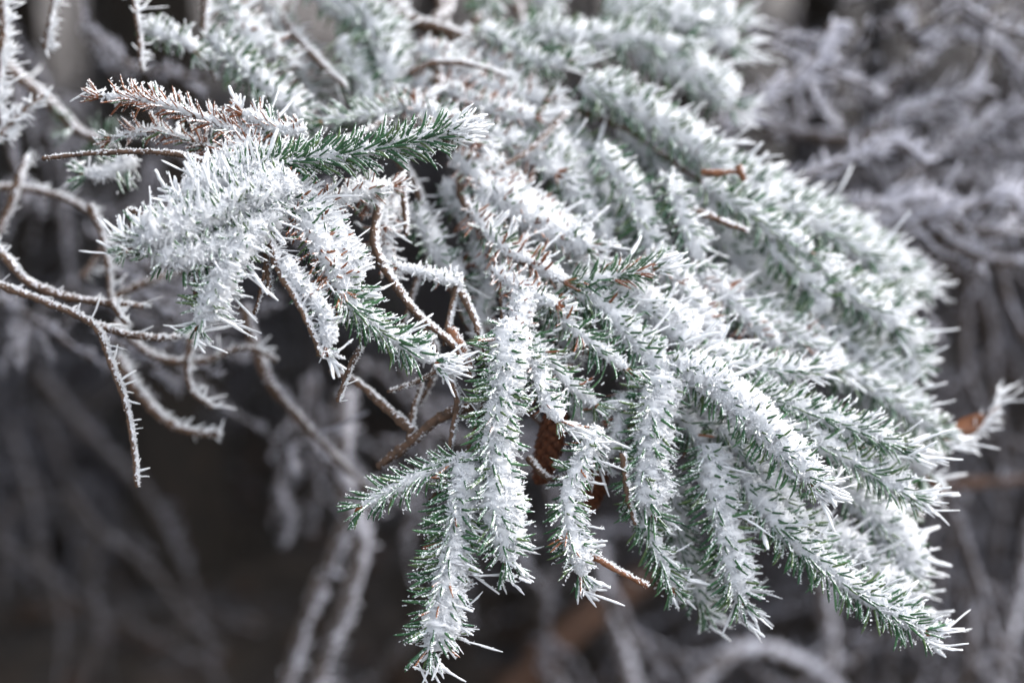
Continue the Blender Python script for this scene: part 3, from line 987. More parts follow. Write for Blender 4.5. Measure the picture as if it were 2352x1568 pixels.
twig(B, [(1090, 930, .93), (1010, 960, .935), (940, 1020, .94), (870, 1075, .945)], 0.0042, 1.2)
twig(B, [(950, 990, .94), (890, 940, .95), (820, 880, .96), (760, 850, .98)], 0.0034, .9)
twig(B, [(1010, 850, .93), (950, 880, .93), (890, 900, .93)], 0.0018, 2.0, spikes=.4)
twig(B, [(940, 1010, .94), (950, 940, .945), (970, 880, .95)], 0.0022, 1.0)
twig(B, [(1080, 1060, .91), (1030, 1100, .913), (985, 1160, .915)], 0.0034, .8)
twig(B, [(1300, 260, 1.02), (1210, 350, 1.0), (1110, 400, .99)], 0.003, 1.0)
twig(B, [(920, 400, .96), (930, 470, .955), (935, 540, .95)], 0.0026, .5)

# ---- centre right: brown needled stem and the white mass, then the big right shoots
C = bough('spruce_branch', 'spruce branch spreading a fan of long frost covered shoots below the arching one', (1060, 450, .985))
twig(C, [(1060, 450, .985), (1110, 535, .965), (1190, 595, .952), (1270, 630, .945), (1330, 665, .943), (1400, 730, .945), (1470, 800, .945), (1560, 850, .94), (1650, 930, .935)], 0.0034, 1.5, BARK, 'branch_wood', 1.0, .3, .008, taper=.4)
shoot(C, [(1080, 480, .975), (1140, 560, .958), (1220, 605, .948), (1300, 650, .942)], nl=.0165, dens=850, ang=(40, 65), brown=.6, frost=.7, spike=.55, sl=.016, sleeve=.3, single=60, burst=0, up=.45, wind=(.55, .65, .5), bud=False)
shoot(C, [(1300, 650, .942), (1370, 640, .938), (1440, 628, .936), (1500, 615, .936)], nl=.0155, dens=1200, ang=(30, 52), brown=.22, frost=.5, spike=.3, sl=.012, sleeve=.25, single=55, burst=24, up=.2)
shoot(C, [(1310, 660, .945), (1390, 710, .943), (1440, 770, .94), (1490, 825, .937), (1530, 860, .935)], nl=.0185, dens=1250, ang=(42, 68), brown=.06, frost=.8, spike=.6, sl=.018, sleeve=.45, single=50, burst=10, up=.25, wind=(.75, .55, .35))
shoot(C, [(1350, 660, .955), (1440, 690, .955), (1520, 740, .955), (1590, 800, .955)], nl=.018, dens=1200, ang=(45, 72), frost=1.2, spike=1.0, sl=.020, sleeve=.65, burst=16, up=.3, wind=(.7, .6, .1))
# big right shoots
shoot(C, [(1530, 830, .94), (1620, 880, .93), (1720, 965, .92), (1800, 1045, .915), (1860, 1105, .912)], nl=.018, dens=1500, ang=(48, 72), frost=1.1, spike=.35, sl=.016, sleeve=.55, single=80, burst=30, up=.1, wind=(.85, .45, .1))
shoot(C, [(1640, 880, .955), (1760, 915, .95), (1880, 955, .947), (2000, 1000, .945), (2070, 1030, .945)], nl=.017, dens=1400, ang=(34, 58), frost=.9, spike=.35, sl=.015, sleeve=.45, single=60, burst=26, up=.25)
shoot(C, [(1580, 830, .96), (1680, 835, .962), (1780, 850, .965), (1850, 850, .967)], nl=.0165, dens=1300, ang=(40, 66), frost=1.0, spike=.45, sl=.014, sleeve=.55, burst=22, up=.25)
shoot(C, [(1760, 960, .95), (1880, 1020, .945), (1990, 1080, .943), (2090, 1140, .942)], nl=.017, dens=1300, ang=(38, 60), frost=.9, spike=.5, sl=.016, sleeve=.45, single=30, burst=22, up=.2)
shoot(C, [(1690, 1080, .945), (1760, 1180, .938), (1850, 1270, .932), (1950, 1350, .928), (2050, 1410, .925), (2120, 1450, .924)], nl=.019, dens=1450, ang=(40, 66), frost=.85, spike=.5, sl=.016, sleeve=.4, single=90, burst=20, up=.1, wind=(.75, .6, .1))
shoot(C, [(1650, 980, .95), (1740, 1080, .947), (1830, 1190, .945), (1900, 1280, .945)], nl=.017, dens=1200, ang=(42, 68), frost=.8, spike=.3, sl=.014, sleeve=.4, single=20, burst=8, up=.1)
shoot(C, [(1900, 1090, .985), (1990, 1170, .99), (2060, 1260, .995), (2090, 1340, 1.0)], nl=.019, dens=1100, ang=(45, 70), frost=1.0, spike=.9, sl=.017, sleeve=.6, burst=12, coarse=1.4)
shoot(C, [(1820, 1200, .975), (1930, 1260, .98), (2020, 1330, .985), (2090, 1400, .985)], nl=.018, dens=1100, ang=(45, 70), frost=1.0, spike=.9, sl=.017, sleeve=.6, burst=12, coarse=1.3)
# hanging right of centre
shoot(C, [(1520, 860, .935), (1495, 950, .928), (1485, 1040, .924), (1480, 1130, .922), (1500, 1180, .922)], nl=.022, dens=1500, ang=(46, 70), frost=1.3, spike=.1, sl=.009, sleeve=.62, single=50, burst=3, up=0, wmix=.6)
shoot(C, [(1440, 1080, .93), (1470, 1180, .93), (1510, 1270, .928), (1545, 1350, .928)], nl=.0165, dens=1200, ang=(35, 58), frost=.7, spike=.22, sl=.011, sleeve=.3, single=50, burst=8, up=0)
shoot(C, [(1620, 1020, .94), (1635, 1120, .935), (1660, 1230, .932), (1685, 1330, .93), (1700, 1380, .93)], nl=.021, dens=1300, ang=(48, 74), frost=1.1, spike=.4, sl=.014, sleeve=.5, single=60, burst=16, up=0, wind=(.95, .1, .1))
shoot(C, [(1530, 1080, .965), (1550, 1200, .965), (1580, 1310, .967), (1620, 1400, .97)], nl=.0175, dens=1100, ang=(45, 70), frost=.8, spike=.35, sl=.014, sleeve=.35, burst=12, up=0, coarse=1.2)
shoot(C, [(1370, 980, .918), (1330, 1060, .91), (1300, 1140, .906), (1310, 1240, .904), (1335, 1320, .903)], nl=.017, dens=1150, ang=(45, 72), brown=.06, frost=1.0, spike=.45, sl=.013, sleeve=.4, single=60, burst=10, up=0, wind=(.95, .05, .05))
twig(C, [(1350, 1270, .906), (1420, 1310, .905), (1485, 1345, .905)], 0.0024, .8, BARK_OR)
twig(C, [(1430, 1040, .915), (1440, 1130, .915), (1460, 1210, .915)], 0.0022, 1.0)
twig(C, [(1210, 1050, .93), (1260, 1100, .925), (1310, 1090, .92)], 0.0022, 1.2)
shoot(C, [(1430, 900, .945), (1420, 970, .94), (1400, 1030, .935), (1390, 1050, .935)], nl=.0135, dens=800, ang=(45, 75), brown=.4, frost=1.0, spike=.5, sl=.012, sleeve=.4, burst=8, up=0, single=15)
shoot(C, [(1440, 830, .95), (1480, 900, .952), (1560, 960, .955), (1620, 1040, .957)], nl=.016, dens=1000, ang=(45, 75), brown=.2, frost=.8, spike=.4, sl=.013, sleeve=.4, burst=5, up=0)
shoot(C, [(1560, 900, .97), (1620, 980, .975), (1680, 1080, .975), (1710, 1180, .975)], nl=.017, dens=1000, ang=(45, 75), brown=.12, frost=.8, spike=.4, sl=.013, sleeve=.4, burst=5, up=0, coarse=1.2)

# ---- upper right bough, behind
D = bough('spruce_branch', 'spruce branch arching over the fan of shoots, thick white along its top edge', (1180, 180, 1.06))
K1 = dict(coarse=1.45, dens=1150)
twig(D, [(1000, 60, 1.12), (1180, 180, 1.09), (1330, 250, 1.065), (1450, 300, 1.055), (1560, 380, 1.05), (1700, 480, 1.045), (1850, 600, 1.04)], 0.0038, 1.5, BARK, 'branch_wood', 1.4, .3, .008, taper=.28)
shoot(D, [(1330, 190, 1.05), (1450, 250, 1.05), (1560, 320, 1.05), (1660, 385, 1.05)], nl=.022, ang=(45, 72), frost=1.1, spike=.9, sl=.014, sleeve=0.58, burst=10, **K1)
shoot(D, [(1600, 350, 1.04), (1720, 430, 1.045), (1840, 500, 1.05), (1960, 570, 1.06), (2060, 650, 1.07)], nl=.020, ang=(45, 72), frost=1.0, spike=.8, sl=.014, sleeve=0.43, burst=14, **K1)
shoot(D, [(1500, 300, 1.07), (1650, 390, 1.08), (1800, 470, 1.085), (1950, 540, 1.09), (2100, 660, 1.10)], nl=.022, ang=(45, 72), frost=1.1, spike=1.0, sl=.018, sleeve=0.55, burst=16, **K1)
shoot(D, [(1610, 420, 1.02), (1700, 480, 1.015), (1790, 540, 1.012), (1860, 580, 1.01)], nl=.019, ang=(42, 68), frost=.8, spike=.5, sl=.012, sleeve=0.39, burst=8, coarse=1.3, dens=1100)
shoot(D, [(1760, 560, 1.02), (1830, 620, 1.015), (1880, 680, 1.015), (1860, 720, 1.015)], nl=.019, ang=(45, 72), frost=.6, spike=.3, sl=.012, sleeve=0.40, burst=6, coarse=1.3, dens=1100)
shoot(D, [(1850, 600, 1.02), (1930, 660, 1.02), (2000, 710, 1.02), (2060, 750, 1.02)], nl=.019, ang=(42, 68), frost=.8, spike=.6, sl=.013, sleeve=0.45, burst=14, coarse=1.3, dens=1100)
shoot(D, [(1980, 640, 1.05), (2060, 740, 1.05), (2090, 830, 1.05), (2060, 890, 1.05)], nl=.020, ang=(45, 72), frost=1.0, spike=.8, sl=.015, sleeve=0.39, burst=10, **K1)
shoot(D, [(1370, 340, 1.02), (1430, 420, 1.01), (1470, 500, 1.005), (1500, 590, 1.0)], nl=.019, ang=(42, 68), frost=.55, spike=.22, sl=.011, sleeve=0.40, burst=8, up=.1, coarse=1.3, dens=1100)
shoot(D, [(1530, 400, 1.01), (1560, 480, 1.0), (1590, 560, .995), (1600, 600, .995)], nl=.017, ang=(42, 68), frost=.8, spike=.5, sl=.012, sleeve=0.39, burst=10, coarse=1.3, dens=1000, up=.1)
shoot(D, [(1250, 300, 1.03), (1290, 400, 1.02), (1340, 490, 1.015), (1390, 560, 1.01)], nl=.018, ang=(45, 72), frost=1.0, spike=.4, sl=.012, sleeve=0.47, burst=6, **K1)
shoot(D, [(1090, 370, 1.01), (1170, 440, 1.0), (1250, 510, .99), (1320, 570, .985)], nl=.018, ang=(45, 72), brown=.45, frost=1.1, spike=.7, sl=.014, sleeve=0.55, burst=10, coarse=1.3, dens=1000)
shoot(D, [(1120, 430, .99), (1190, 490, .98), (1270, 540, .975), (1350, 570, .97)], nl=.016, ang=(45, 72), brown=.4, frost=1.2, spike=.8, sl=.013, sleeve=0.55, burst=12, coarse=1.2, dens=1000)
shoot(D, [(1040, 360, 1.0), (1100, 420, .99), (1110, 480, .985)], nl=.015, ang=(45, 72), brown=.5, frost=1.0, spike=.5, sl=.012, sleeve=0.47, burst=6, coarse=1.2, dens=1000)
shoot(D, [(1560, 620, 1.0), (1640, 660, 1.0), (1720, 740, 1.0), (1780, 800, 1.0)], nl=.016, ang=(45, 72), brown=.35, frost=1.0, spike=.6, sl=.014, sleeve=0.43, burst=8, coarse=1.3, dens=1050)
shoot(D, [(1480, 580, .985), (1550, 640, .98), (1600, 720, .98), (1650, 790, .98)], nl=.016, ang=(45, 72), brown=.25, frost=1.0, spike=.7, sl=.015, sleeve=0.47, burst=8, coarse=1.2, dens=900)
shoot(D, [(1700, 700, 1.01), (1780, 750, 1.01), (1860, 790, 1.01), (1920, 850, 1.01)], nl=.016, ang=(45, 72), brown=.2, frost=1.0, spike=.6, sl=.014, sleeve=0.43, burst=8, coarse=1.3, dens=1050)
shoot(D, [(1850, 800, 1.02), (1950, 860, 1.02), (2060, 930, 1.02), (2160, 1000, 1.02)], nl=.018, ang=(38, 62), frost=.9, spike=.6, sl=.016, sleeve=0.43, burst=16, coarse=1.3, dens=1000)
shoot(D, [(1860, 730, 1.04), (1940, 780, 1.04), (2010, 850, 1.04), (2060, 900, 1.04)], nl=.018, ang=(45, 72), frost=1.0, spike=.6, sl=.014, sleeve=0.39, burst=8, **K1)
twig(D, [(1560, 470, 1.0), (1640, 500, .998), (1720, 530, .998)], 0.003, .8, coarse=1.3)
twig(D, [(1610, 395, 1.0), (1660, 398, .998), (1705, 392, .998)], 0.0028, .4, BARK_OR, coarse=1.3)
twig(D, [(1695, 380, .998), (1708, 415, .998)], 0.003, .3, BARK_OR, coarse=1.3)

REAR = [[(1420, 290, 1.08), (1520, 380, 1.08), (1620, 470, 1.08), (1700, 560, 1.08)],
        [(1560, 460, 1.06), (1650, 540, 1.06), (1730, 630, 1.06), (1790, 700, 1.06)],
        [(1720, 520, 1.09), (1840, 600, 1.09), (1940, 690, 1.09), (2020, 790, 1.09)],
        [(1620, 640, 1.05), (1720, 700, 1.05), (1820, 760, 1.05), (1900, 840, 1.05)],
        [(1280, 360, 1.06), (1380, 450, 1.06), (1460, 560, 1.06), (1520, 650, 1.05)],
        [(1180, 280, 1.07), (1300, 330, 1.07), (1400, 400, 1.07), (1480, 480, 1.07)],
        [(1900, 850, 1.06), (2000, 930, 1.06), (2080, 1010, 1.06), (2120, 1090, 1.06)],
        [(1700, 900, 1.03), (1850, 960, 1.03), (1980, 1060, 1.03), (2060, 1170, 1.03)],
        [(1100, 450, 1.04), (1200, 540, 1.03), (1300, 620, 1.02), (1380, 700, 1.01)]]
for k, pth in enumerate(REAR):
    shoot(D, pth, nl=.024, ang=(42, 66), brown=.12 if k % 2 else .02, frost=.8, spike=.5, sl=.013, sleeve=0.56, burst=6, coarse=1.6, dens=800)
# ---- top spray, far behind
E = bough('spruce_branch', 'spruce branch of pale green tufts above the arching branch', (1000, 20, 1.15))
K2 = dict(coarse=1.7, dens=1000)
twig(E, [(820, -120, 1.2), (940, 40, 1.14), (1060, 80, 1.12), (1200, 70, 1.12), (1400, 90, 1.12)], 0.0055, 1.5, BARK, 'branch_wood', 1.6, .3, .008, taper=.28)
shoot(E, [(1190, 75, 1.11), (1310, 85, 1.10), (1430, 92, 1.10), (1560, 105, 1.10)], nl=.022, ang=(45, 72), frost=.6, spike=.2, sl=.012, sleeve=0.39, burst=8, **K2)
shoot(E, [(1380, 20, 1.13), (1480, 30, 1.13), (1580, 50, 1.13), (1680, 110, 1.13)], nl=.022, ang=(45, 72), frost=1.0, spike=.8, sl=.016, sleeve=0.55, burst=14, **K2)
shoot(E, [(1440, -40, 1.15), (1540, -10, 1.15), (1620, 20, 1.15), (1680, 40, 1.15)], nl=.022, ang=(45, 72), frost=.9, spike=.6, sl=.016, sleeve=0.47, burst=10, **K2)
shoot(E, [(1450, 110, 1.11), (1530, 150, 1.11), (1610, 190, 1.11), (1680, 240, 1.11)], nl=.022, ang=(45, 72), frost=1.1, spike=1.0, sl=.017, sleeve=0.55, burst=14, **K2)
shoot(E, [(1100, 60, 1.08), (1180, 110, 1.07), (1250, 145, 1.05), (1300, 140, 1.04)], nl=.018, ang=(40, 66), frost=.5, spike=.2, sl=.014, sleeve=0.35, burst=14, coarse=1.4, dens=1000)
shoot(E, [(1130, -60, 1.12), (1125, -10, 1.12), (1110, 50, 1.12)], nl=.02, ang=(35, 60), frost=.25, spike=.1, sleeve=0.20, burst=2, **K2)
shoot(E, [(1220, -60, 1.14), (1250, 0, 1.14), (1260, 50, 1.14)], nl=.02, ang=(45, 70), frost=1.0, spike=.5, sleeve=0.47, burst=6, **K2)
shoot(E, [(1060, 70, 1.1), (1120, 130, 1.08), (1170, 180, 1.06), (1190, 210, 1.05)], nl=.016, ang=(30, 60), brown=.6, frost=1.0, spike=.5, sl=.013, sleeve=0.39, burst=6, coarse=1.4, dens=900)
shoot(E, [(960, 110, 1.08), (1040, 150, 1.06), (1120, 200, 1.05), (1250, 230, 1.04)], nl=.016, ang=(45, 75), brown=.55, frost=1.1, spike=.7, sl=.014, sleeve=0.39, burst=12, coarse=1.4, dens=900)
shoot(E, [(950, 190, 1.06), (1040, 210, 1.04), (1120, 250, 1.03), (1230, 270, 1.02)], nl=.015, ang=(45, 75), brown=.65, frost=1.0, spike=.5, sl=.012, sleeve=0.39, burst=8, coarse=1.3, dens=1050)
shoot(E, [(880, 260, 1.02), (950, 250, 1.0), (1030, 280, .99), (1090, 330, .985)], nl=.015, ang=(45, 75), brown=.7, frost=1.0, spike=.45, sl=.012, sleeve=0.39, burst=8, coarse=1.3, dens=1050)
shoot(E, [(1000, 280, 1.03), (1100, 310, 1.02), (1190, 340, 1.02), (1280, 400, 1.01)], nl=.017, ang=(45, 75), brown=.35, frost=1.1, spike=.6, sl=.013, sleeve=0.47, burst=8, coarse=1.4, dens=900)
twig(E, [(900, 40, 1.1), (1000, 60, 1.09), (1080, 85, 1.08), (1120, 110, 1.08)], 0.0052, 1.3, BARK, coarse=1.5, spikes=.5, taper=.3)
twig(E, [(940, 170, 1.05), (1000, 145, 1.045), (1080, 152, 1.04), (1160, 178, 1.04)], 0.0024, 1.6, coarse=1.3, spikes=1.0, taper=.4)

# ---- upper left branch, behind the front one
G_ = bough('spruce_branch', 'spruce branch with a pale green shoot slanting behind the brown needled twigs', (560, -30, 1.12))
twig(G_, [(700, -160, 1.2), (640, -30, 1.14), (660, 60, 1.1), (720, 130, 1.07), (790, 200, 1.04)], 0.0055, 1.5, BARK, 'branch_wood', 1.5, .3, .008, taper=.28)
twig(G_, [(480, -60, 1.05), (470, 60, 1.04), (475, 130, 1.03), (500, 190, 1.02)], 0.0038, 1.5, BARK, 'branch_wood', 1.3, .3, .008, taper=.28)
shoot(G_, [(475, 80, 1.03), (540, 140, 1.02), (610, 200, 1.015), (690, 275, 1.01)], nl=.020, ang=(42, 68), frost=.9, spike=.5, sl=.013, sleeve=0.39, burst=10, coarse=1.3, dens=1100)
shoot(G_, [(500, -40, 1.07), (530, 30, 1.06), (580, 90, 1.05), (640, 130, 1.05)], nl=.018, ang=(45, 72), brown=.2, frost=1.1, spike=.7, sl=.014, sleeve=0.43, burst=8, **K1)
shoot(G_, [(790, -20, 1.1), (850, 50, 1.08), (880, 120, 1.07), (900, 190, 1.06)], nl=.023, ang=(45, 72), frost=.9, spike=.5, sl=.014, sleeve=0.47, burst=8, **K1)
shoot(G_, [(720, -40, 1.1), (790, 30, 1.09), (860, 60, 1.09), (920, 110, 1.09)], nl=.021, ang=(45, 72), frost=1.1, spike=.8, sl=.014, sleeve=0.55, burst=8, **K1)
shoot(G_, [(780, 90, 1.08), (820, 160, 1.07), (850, 230, 1.06), (870, 270, 1.05)], nl=.02, ang=(45, 72), frost=.6, spike=.25, sl=.012, sleeve=0.45, burst=5, **K1)
shoot(G_, [(960, 240, 1.01), (880, 258, 1.0), (800, 272, .995), (740, 282, .995)], nl=.017, ang=(30, 52), frost=.5, spike=.1, sleeve=0.25, burst=3, coarse=1.3, dens=1100)
shoot(G_, [(610, 10, 1.12), (650, 80, 1.11), (700, 170, 1.1), (720, 240, 1.1)], nl=.019, ang=(45, 72), brown=.3, frost=1.0, spike=.5, sleeve=0.39, burst=6, **K1)
shoot(G_, [(330, 60, 1.02), (370, 80, 1.01), (430, 100, 1.01), (450, 120, 1.01)], nl=.013, ang=(45, 75), frost=1.0, spike=.5, sl=.009, sleeve=0.40, burst=6, coarse=1.2, dens=900)
twig(G_, [(300, -40, 1.0), (315, 60, 1.0), (325, 160, 1.0)], 0.0022, 1.5, spikes=1.4, sl=.008)

# ---- centre small inner shoots filling the middle of the tree
H = bough('spruce_branch', 'inner spruce branch of small shaded shoots and bare twigs seen between the others', (950, 420, 1.02))
twig(H, [(860, 300, 1.06), (950, 420, 1.02), (1000, 560, 1.0), (1060, 720, .99), (1150, 880, .985)], 0.0036, 1.5, BARK, 'branch_wood', 1.2, .3, .008, taper=.28)
shoot(H, [(940, 480, 1.0), (980, 540, .99), (1010, 600, .985), (1060, 640, .98)], nl=.015, ang=(45, 72), frost=.7, spike=.2, sleeve=.4, burst=4, coarse=1.2, dens=1000)
shoot(H, [(900, 440, .98), (880, 500, .97), (870, 560, .965), (890, 610, .96)], nl=.013, ang=(45, 75), brown=.5, frost=1.0, spike=.5, sl=.010, sleeve=.5, burst=4, coarse=1.1, dens=900)
shoot(H, [(800, 420, .96), (850, 460, .955), (880, 520, .95)], nl=.013, ang=(45, 75), brown=.7, frost=1.0, spike=.5, sl=.010, sleeve=.4, burst=6, coarse=1.1, dens=900)
shoot(H, [(1080, 560, 1.0), (1120, 640, .99), (1100, 720, .985), (1090, 780, .98)], nl=.014, ang=(45, 72), brown=.2, frost=.7, spike=.25, sleeve=.4, burst=4, coarse=1.2, dens=900)
shoot(H, [(1130, 560, .99), (1200, 640, .985), (1250, 720, .98), (1310, 800, .98)], nl=.016, ang=(45, 72), brown=.15, frost=.6, spike=.25, sleeve=.45, burst=4, coarse=1.2, dens=1000)
shoot(H, [(1240, 800, .97), (1280, 900, .965), (1330, 960, .96), (1370, 990, .96)], nl=.016, ang=(45, 72), brown=.2, frost=.6, spike=.3, sleeve=.4, burst=6, coarse=1.2, dens=1000)
shoot(H, [(1020, 420, 1.02), (1080, 500, 1.01), (1130, 570, 1.0), (1200, 640, 1.0)], nl=.017, ang=(45, 72), brown=.2, frost=1.0, spike=.5, sleeve=.6, burst=6, coarse=1.3, dens=900)
twig(H, [(1000, 560, 1.0), (960, 640, .99), (930, 740, .985)], 0.0024, 1.2, coarse=1.2)
twig(H, [(960, 720, .97), (1000, 800, .965), (990, 880, .96), (940, 960, .96)], 0.0024, 1.0, coarse=1.1)
twig(H, [(1150, 880, .985), (1230, 960, .98), (1290, 1020, .97)], 0.0026, 1.0)

# ---- left: bare frosted twigs, each its own thing
L_TW = [
    ('bare frosted twig sloping then drooping into a long hanging tip', [(-60, 620, .955), (0, 655, .95), (100, 692, .945), (215, 745, .935), (255, 830, .93), (290, 930, .925), (310, 1040, .922), (318, 1112, .922)], 0.0026, 1.1, .15, 1.0),
    ('dark bare twig curving level above the drooping one', [(-60, 520, .98), (10, 590, .975), (60, 645, .97), (150, 682, .97), (240, 695, .97), (325, 702, .97)], 0.0034, .8, .15, 1.1),
    ('frosted twig running on from the bend of the drooping twig', [(215, 745, .945), (300, 770, .95), (400, 775, .96), (480, 745, .98)], 0.0026, 1.0, .3, 1.2),
    ('pale twig falling to an upturned white tip', [(270, 820, 1.05), (310, 890, 1.05), (370, 960, 1.05), (430, 990, 1.05), (498, 1002, 1.05)], 0.0042, 1.4, .6, 1.5),
    ('thin forked twig hanging below the white clump', [(440, 770, 1.02), (430, 850, 1.02), (445, 900, 1.02), (490, 935, 1.02)], 0.0026, 1.0, .6, 1.3),
    ('upright dark twig between the clump and the level twigs', [(205, 470, 1.02), (235, 540, 1.02), (248, 610, 1.02), (252, 700, 1.02)], 0.0028, 1.0, .4, 1.2),
    ('grey twig crossing level below the bare twig tip', [(-40, 430, 1.08), (70, 435, 1.08), (150, 455, 1.08), (215, 495, 1.08)], 0.0032, .9, .3, 1.5),
    ('brown twig rising out of the tangle beside the bare twig tip', [(-20, 560, 1.04), (20, 480, 1.04), (45, 410, 1.04), (65, 360, 1.05)], 0.0040, .6, .1, 1.4),
    ('dark twig slanting down through the tangle of twigs', [(-30, 110, 1.1), (60, 190, 1.1), (130, 250, 1.1), (185, 300, 1.1), (260, 330, 1.12)], 0.0055, .3, .05, 1.6),
    ('short twig with a white feathery end among the tangle', [(-20, 330, 1.0), (30, 280, 1.0), (70, 245, 1.0), (110, 215, 1.0)], 0.0026, 1.2, 1.6, 1.2),
    ('thickly rimed upright twig with feathered sides', [(-5, -40, 1.0), (10, 60, 1.0), (0, 150, 1.0), (-5, 250, 1.0), (15, 320, 1.0)], 0.0034, 2.2, 2.6, 1.2),
    ('thin rimed twig hanging beside the feathered upright twig', [(130, -40, 1.02), (115, 40, 1.02), (100, 110, 1.02)], 0.0022, 1.6, 1.6, 1.2),
    ('level shaded twig behind the hanging green needle clump', [(250, 690, 1.06), (330, 650, 1.06), (420, 620, 1.07), (520, 610, 1.08)], 0.0030, .9, .3, 1.5),
    ('long shaded twig sagging below the hanging green needle clump', [(260, 745, 1.05), (360, 820, 1.05), (460, 830, 1.05), (560, 800, 1.05), (640, 830, 1.05)], 0.0030, .8, .2, 1.5),
    ('brown shaded twig rising behind the white clump', [(190, 640, 1.12), (240, 570, 1.12), (330, 500, 1.1), (420, 470, 1.08)], 0.0030, .6, .2, 1.6),
    ('twig with a frosted knob beside the drooping twig', [(255, 690, .97), (275, 725, .965), (292, 745, .962)], 0.0024, 1.6, .3, 1.1),
]
for lb, path, r, fr_, sp, co in L_TW:
    o = twig(None, path, r, fr_ * 1.35, TWIG, 'bare_twig', co, sp * 1.7 + .1, .008)
    o['label'] = lb
    o['category'] = 'twig'
# small green sprig under the bare tip
I_ = bough('spruce_sprig', 'small loose green sprig hanging below the bare twig tip', (290, 370, .98))
shoot(I_, [(300, 360, .98), (270, 385, .978), (235, 400, .976), (200, 400, .976)], nl=.018, dens=700, ang=(50, 80), frost=.9, spike=.3, sl=.009, sleeve=.3, single=20, burst=4, up=-.2)
I2 = bough('spruce_sprig', 'dark sprig of radiating needles among the bare twigs', (190, 290, 1.12))
shoot(I2, [(260, 330, 1.12), (210, 310, 1.11), (170, 295, 1.1)], nl=.024, dens=700, ang=(45, 85), frost=.05, spike=0, sleeve=0, burst=0, coarse=1.5, up=-.2)


# limbs that carry each branch back to the spruce trunk behind
def limb(b, start, via, z):
    p0 = P(*start)
    p1 = np.array(P(*via))
    hub = np.array([-0.60, 2.36, z])
    mid = p1 * 0.5 + hub * 0.5 + np.array([0, 0, 0.12])
    p, L = spline([p0, p1, mid, hub], 0.02)
    acc = Acc()
    tube(acc, p, np.linspace(0.0036, 0.014, len(p)), 8, 0.06)
    o = obj('limb', acc.mesh('limb', BARK, smooth=True, origin=p0), b)
    o.location = Vector(p0) - b.location


limb(A, (1010, 200, 1.03), (960, -160, 1.25), 2.05)
limb(B, (1240, 330, 1.06), (1120, -170, 1.28), 2.15)
limb(C, (1060, 450, .985), (1040, -180, 1.26), 1.95)
limb(D, (1000, 60, 1.12), (980, -200, 1.25), 2.25)
limb(E, (820, -120, 1.2), (800, -260, 1.3), 2.1)
limb(G_, (700, -160, 1.2), (690, -260, 1.3), 1.9)
limb(H, (860, 300, 1.06), (850, -200, 1.3), 1.85)

# ------------------------------------------------------------------ dead leaves
def dead_leaf(label, u, v, d, wpx, hpx, tilt, curl, yaw):
    acc = Acc()
    k = SENS / LENS / 2352.0 * d
    W, Hh = wpx * k, hpx * k
    nx, ny = 9, 14
    gx, gy = np.meshgrid(np.linspace(-1, 1, nx), np.linspace(0, 1, ny))
    prof = np.interp(gy, [0, .12, .45, .8, 1], [.45, .95, 1, .92, .55])
    x = gx * prof * W / 2
    z = -gy * Hh
    y = curl * W * (gx ** 2) * prof + 0.12 * W * np.sin(gy * 9 + gx * 2) + 0.05 * W * rng.normal(size=gx.shape) * 0.5 + 0.25 * Hh * gy ** 2
    z = z + Hh * 0.04 * rng.normal(size=gx.shape) * (gy > .9)
    vv = np.stack([x, y, z], -1).reshape(-1, 3)
    i, j = np.meshgrid(np.arange(nx - 1), np.arange(ny - 1))
    q = (j * nx + i).reshape(-1, 1)
    q = np.concatenate([q, q + 1, q + nx + 1, q + nx], 1)
    acc.add(vv, q)
    o = thing('dead_leaf', label, 'leaf', tuple(P(u, v, d)), None, acc.mesh('dead_leaf', LEAF, smooth=True))
    o.rotation_euler = (0, tilt, yaw)
    so = o.modifiers.new('thickness', 'SOLIDIFY')
    so.thickness = 0.0006
    st = Acc()
    tube(st, spline([(0, 0, 0), (0.0005, 0, 0.006), (0.002, 0.002, 0.014)], 0.003)[0], 0.0006, 5)
    obj('stalk', st.mesh('stalk', BARK_OR), o)
    return o


SCALE_ME = None
CONE = mat_bark('cone_scales', (0.055, 0.018, 0.008), (0.16, 0.05, 0.018), -0.75, 500)


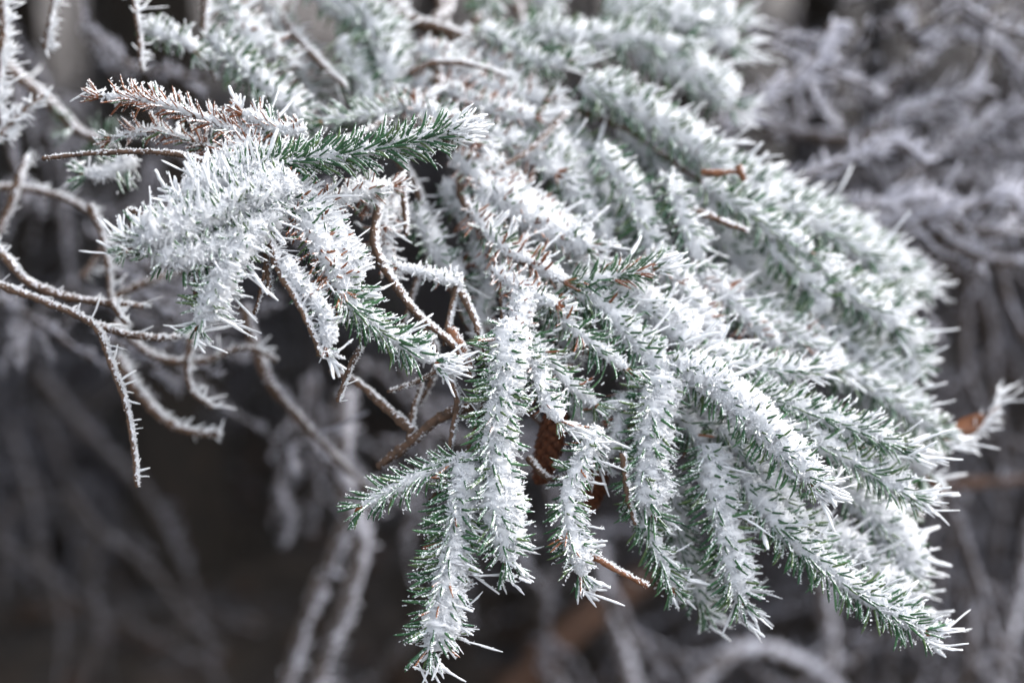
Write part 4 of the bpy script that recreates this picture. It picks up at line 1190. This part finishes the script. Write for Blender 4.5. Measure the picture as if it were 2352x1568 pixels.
def cone(label, a, b, wpx):
    global SCALE_ME
    A_, B_ = P(*a), P(*b)
    ax = B_ - A_
    L = np.linalg.norm(ax)
    ax = ax / L
    R = wpx * SENS / LENS / 2352.0 * a[2] / 2
    e = thing('spruce_cone', label, 'cone', tuple(A_), None)
    acc = Acc()
    sg = np.linspace(0, 1, 12)
    tube(acc, A_ + np.outer(sg * L, ax), R * 0.8 * np.interp(sg, [0, .1, .5, .85, 1], [.35, .85, 1, .7, .25]), 12)
    obj('core', acc.mesh('core', CONE, smooth=True, origin=A_), e)
    if SCALE_ME is None:
        ac = Acc()          # one scale: a rounded, slightly cupped plate with a thick lip
        pr = [(-.5, 0), (-.55, .45), (-.35, .85), (0, 1), (.35, .85), (.55, .45), (.5, 0)]
        top = [(x, .16 - .3 * x * x, y) for x, y in pr]
        bot = [(x * .96, .02 - .3 * x * x, y * .97) for x, y in pr]
        n = len(pr)
        q = [(i, i + 1, n + i + 1, n + i) for i in range(n - 1)]
        t = [(0, i + 1, i) for i in range(1, n - 1)] + [(n, n + i, n + i + 1) for i in range(1, n - 1)]
        ac.add(np.array(top + bot), q, t)
        SCALE_ME = ac.mesh('scale', CONE)
    k1 = nrm(np.cross(ax, [0.2, 1.0, 0.1]))
    k2 = np.cross(ax, k1)
    n = 84
    for i in range(n):
        f = (i + .5) / n
        th = i * 2.39996
        rr = R * 0.80 * np.interp(f, [0, .1, .5, .85, 1], [.4, .85, 1, .7, .25])
        o_ = math.cos(th) * k1 + math.sin(th) * k2
        zd = nrm(ax * 0.92 + o_ * 0.32)
        xd = np.cross(o_, ax)
        yd = np.cross(zd, xd)
        sz = R * 0.62
        M = Matrix((xd, yd, zd)).transposed().to_4x4() @ Matrix.Scale(sz, 4)
        M.translation = Vector(ax * L * f * 0.93 + o_ * rr)
        o = obj('scale', SCALE_ME, e)
        o.matrix_local = M
    st = Acc()
    tube(st, np.array([A_ - ax * 0.012, A_ - ax * 0.005, A_ + ax * 0.002, A_ + ax * .004]), 0.0016, 6)
    obj('stalk', st.mesh('stalk', BARK, origin=A_), e)


cone('wide rust brown cone hanging between the granular hanging shoots', (1284, 930, .955), (1240, 1110, .96), 66)
cone('narrow rust brown cone hanging behind the short spiky hanging shoot', (1388, 1055, .965), (1352, 1175, .97), 50)
dead_leaf('orange brown dead leaf poking out beyond the drooping fan shoots', 2262, 958, 1.06, 45, 115, .85, .35, .2)
lf = twig(None, [(2215, 1010, 1.065), (2262, 962, 1.07), (2282, 925, 1.07), (2292, 890, 1.07)], .0014, 1.2, STEM, 'frosted_twig', 1.2, 2.2, .013)
lf['label'] = 'short twig tip thick with white rime beside the orange brown leaf'
lf['category'] = 'twig'
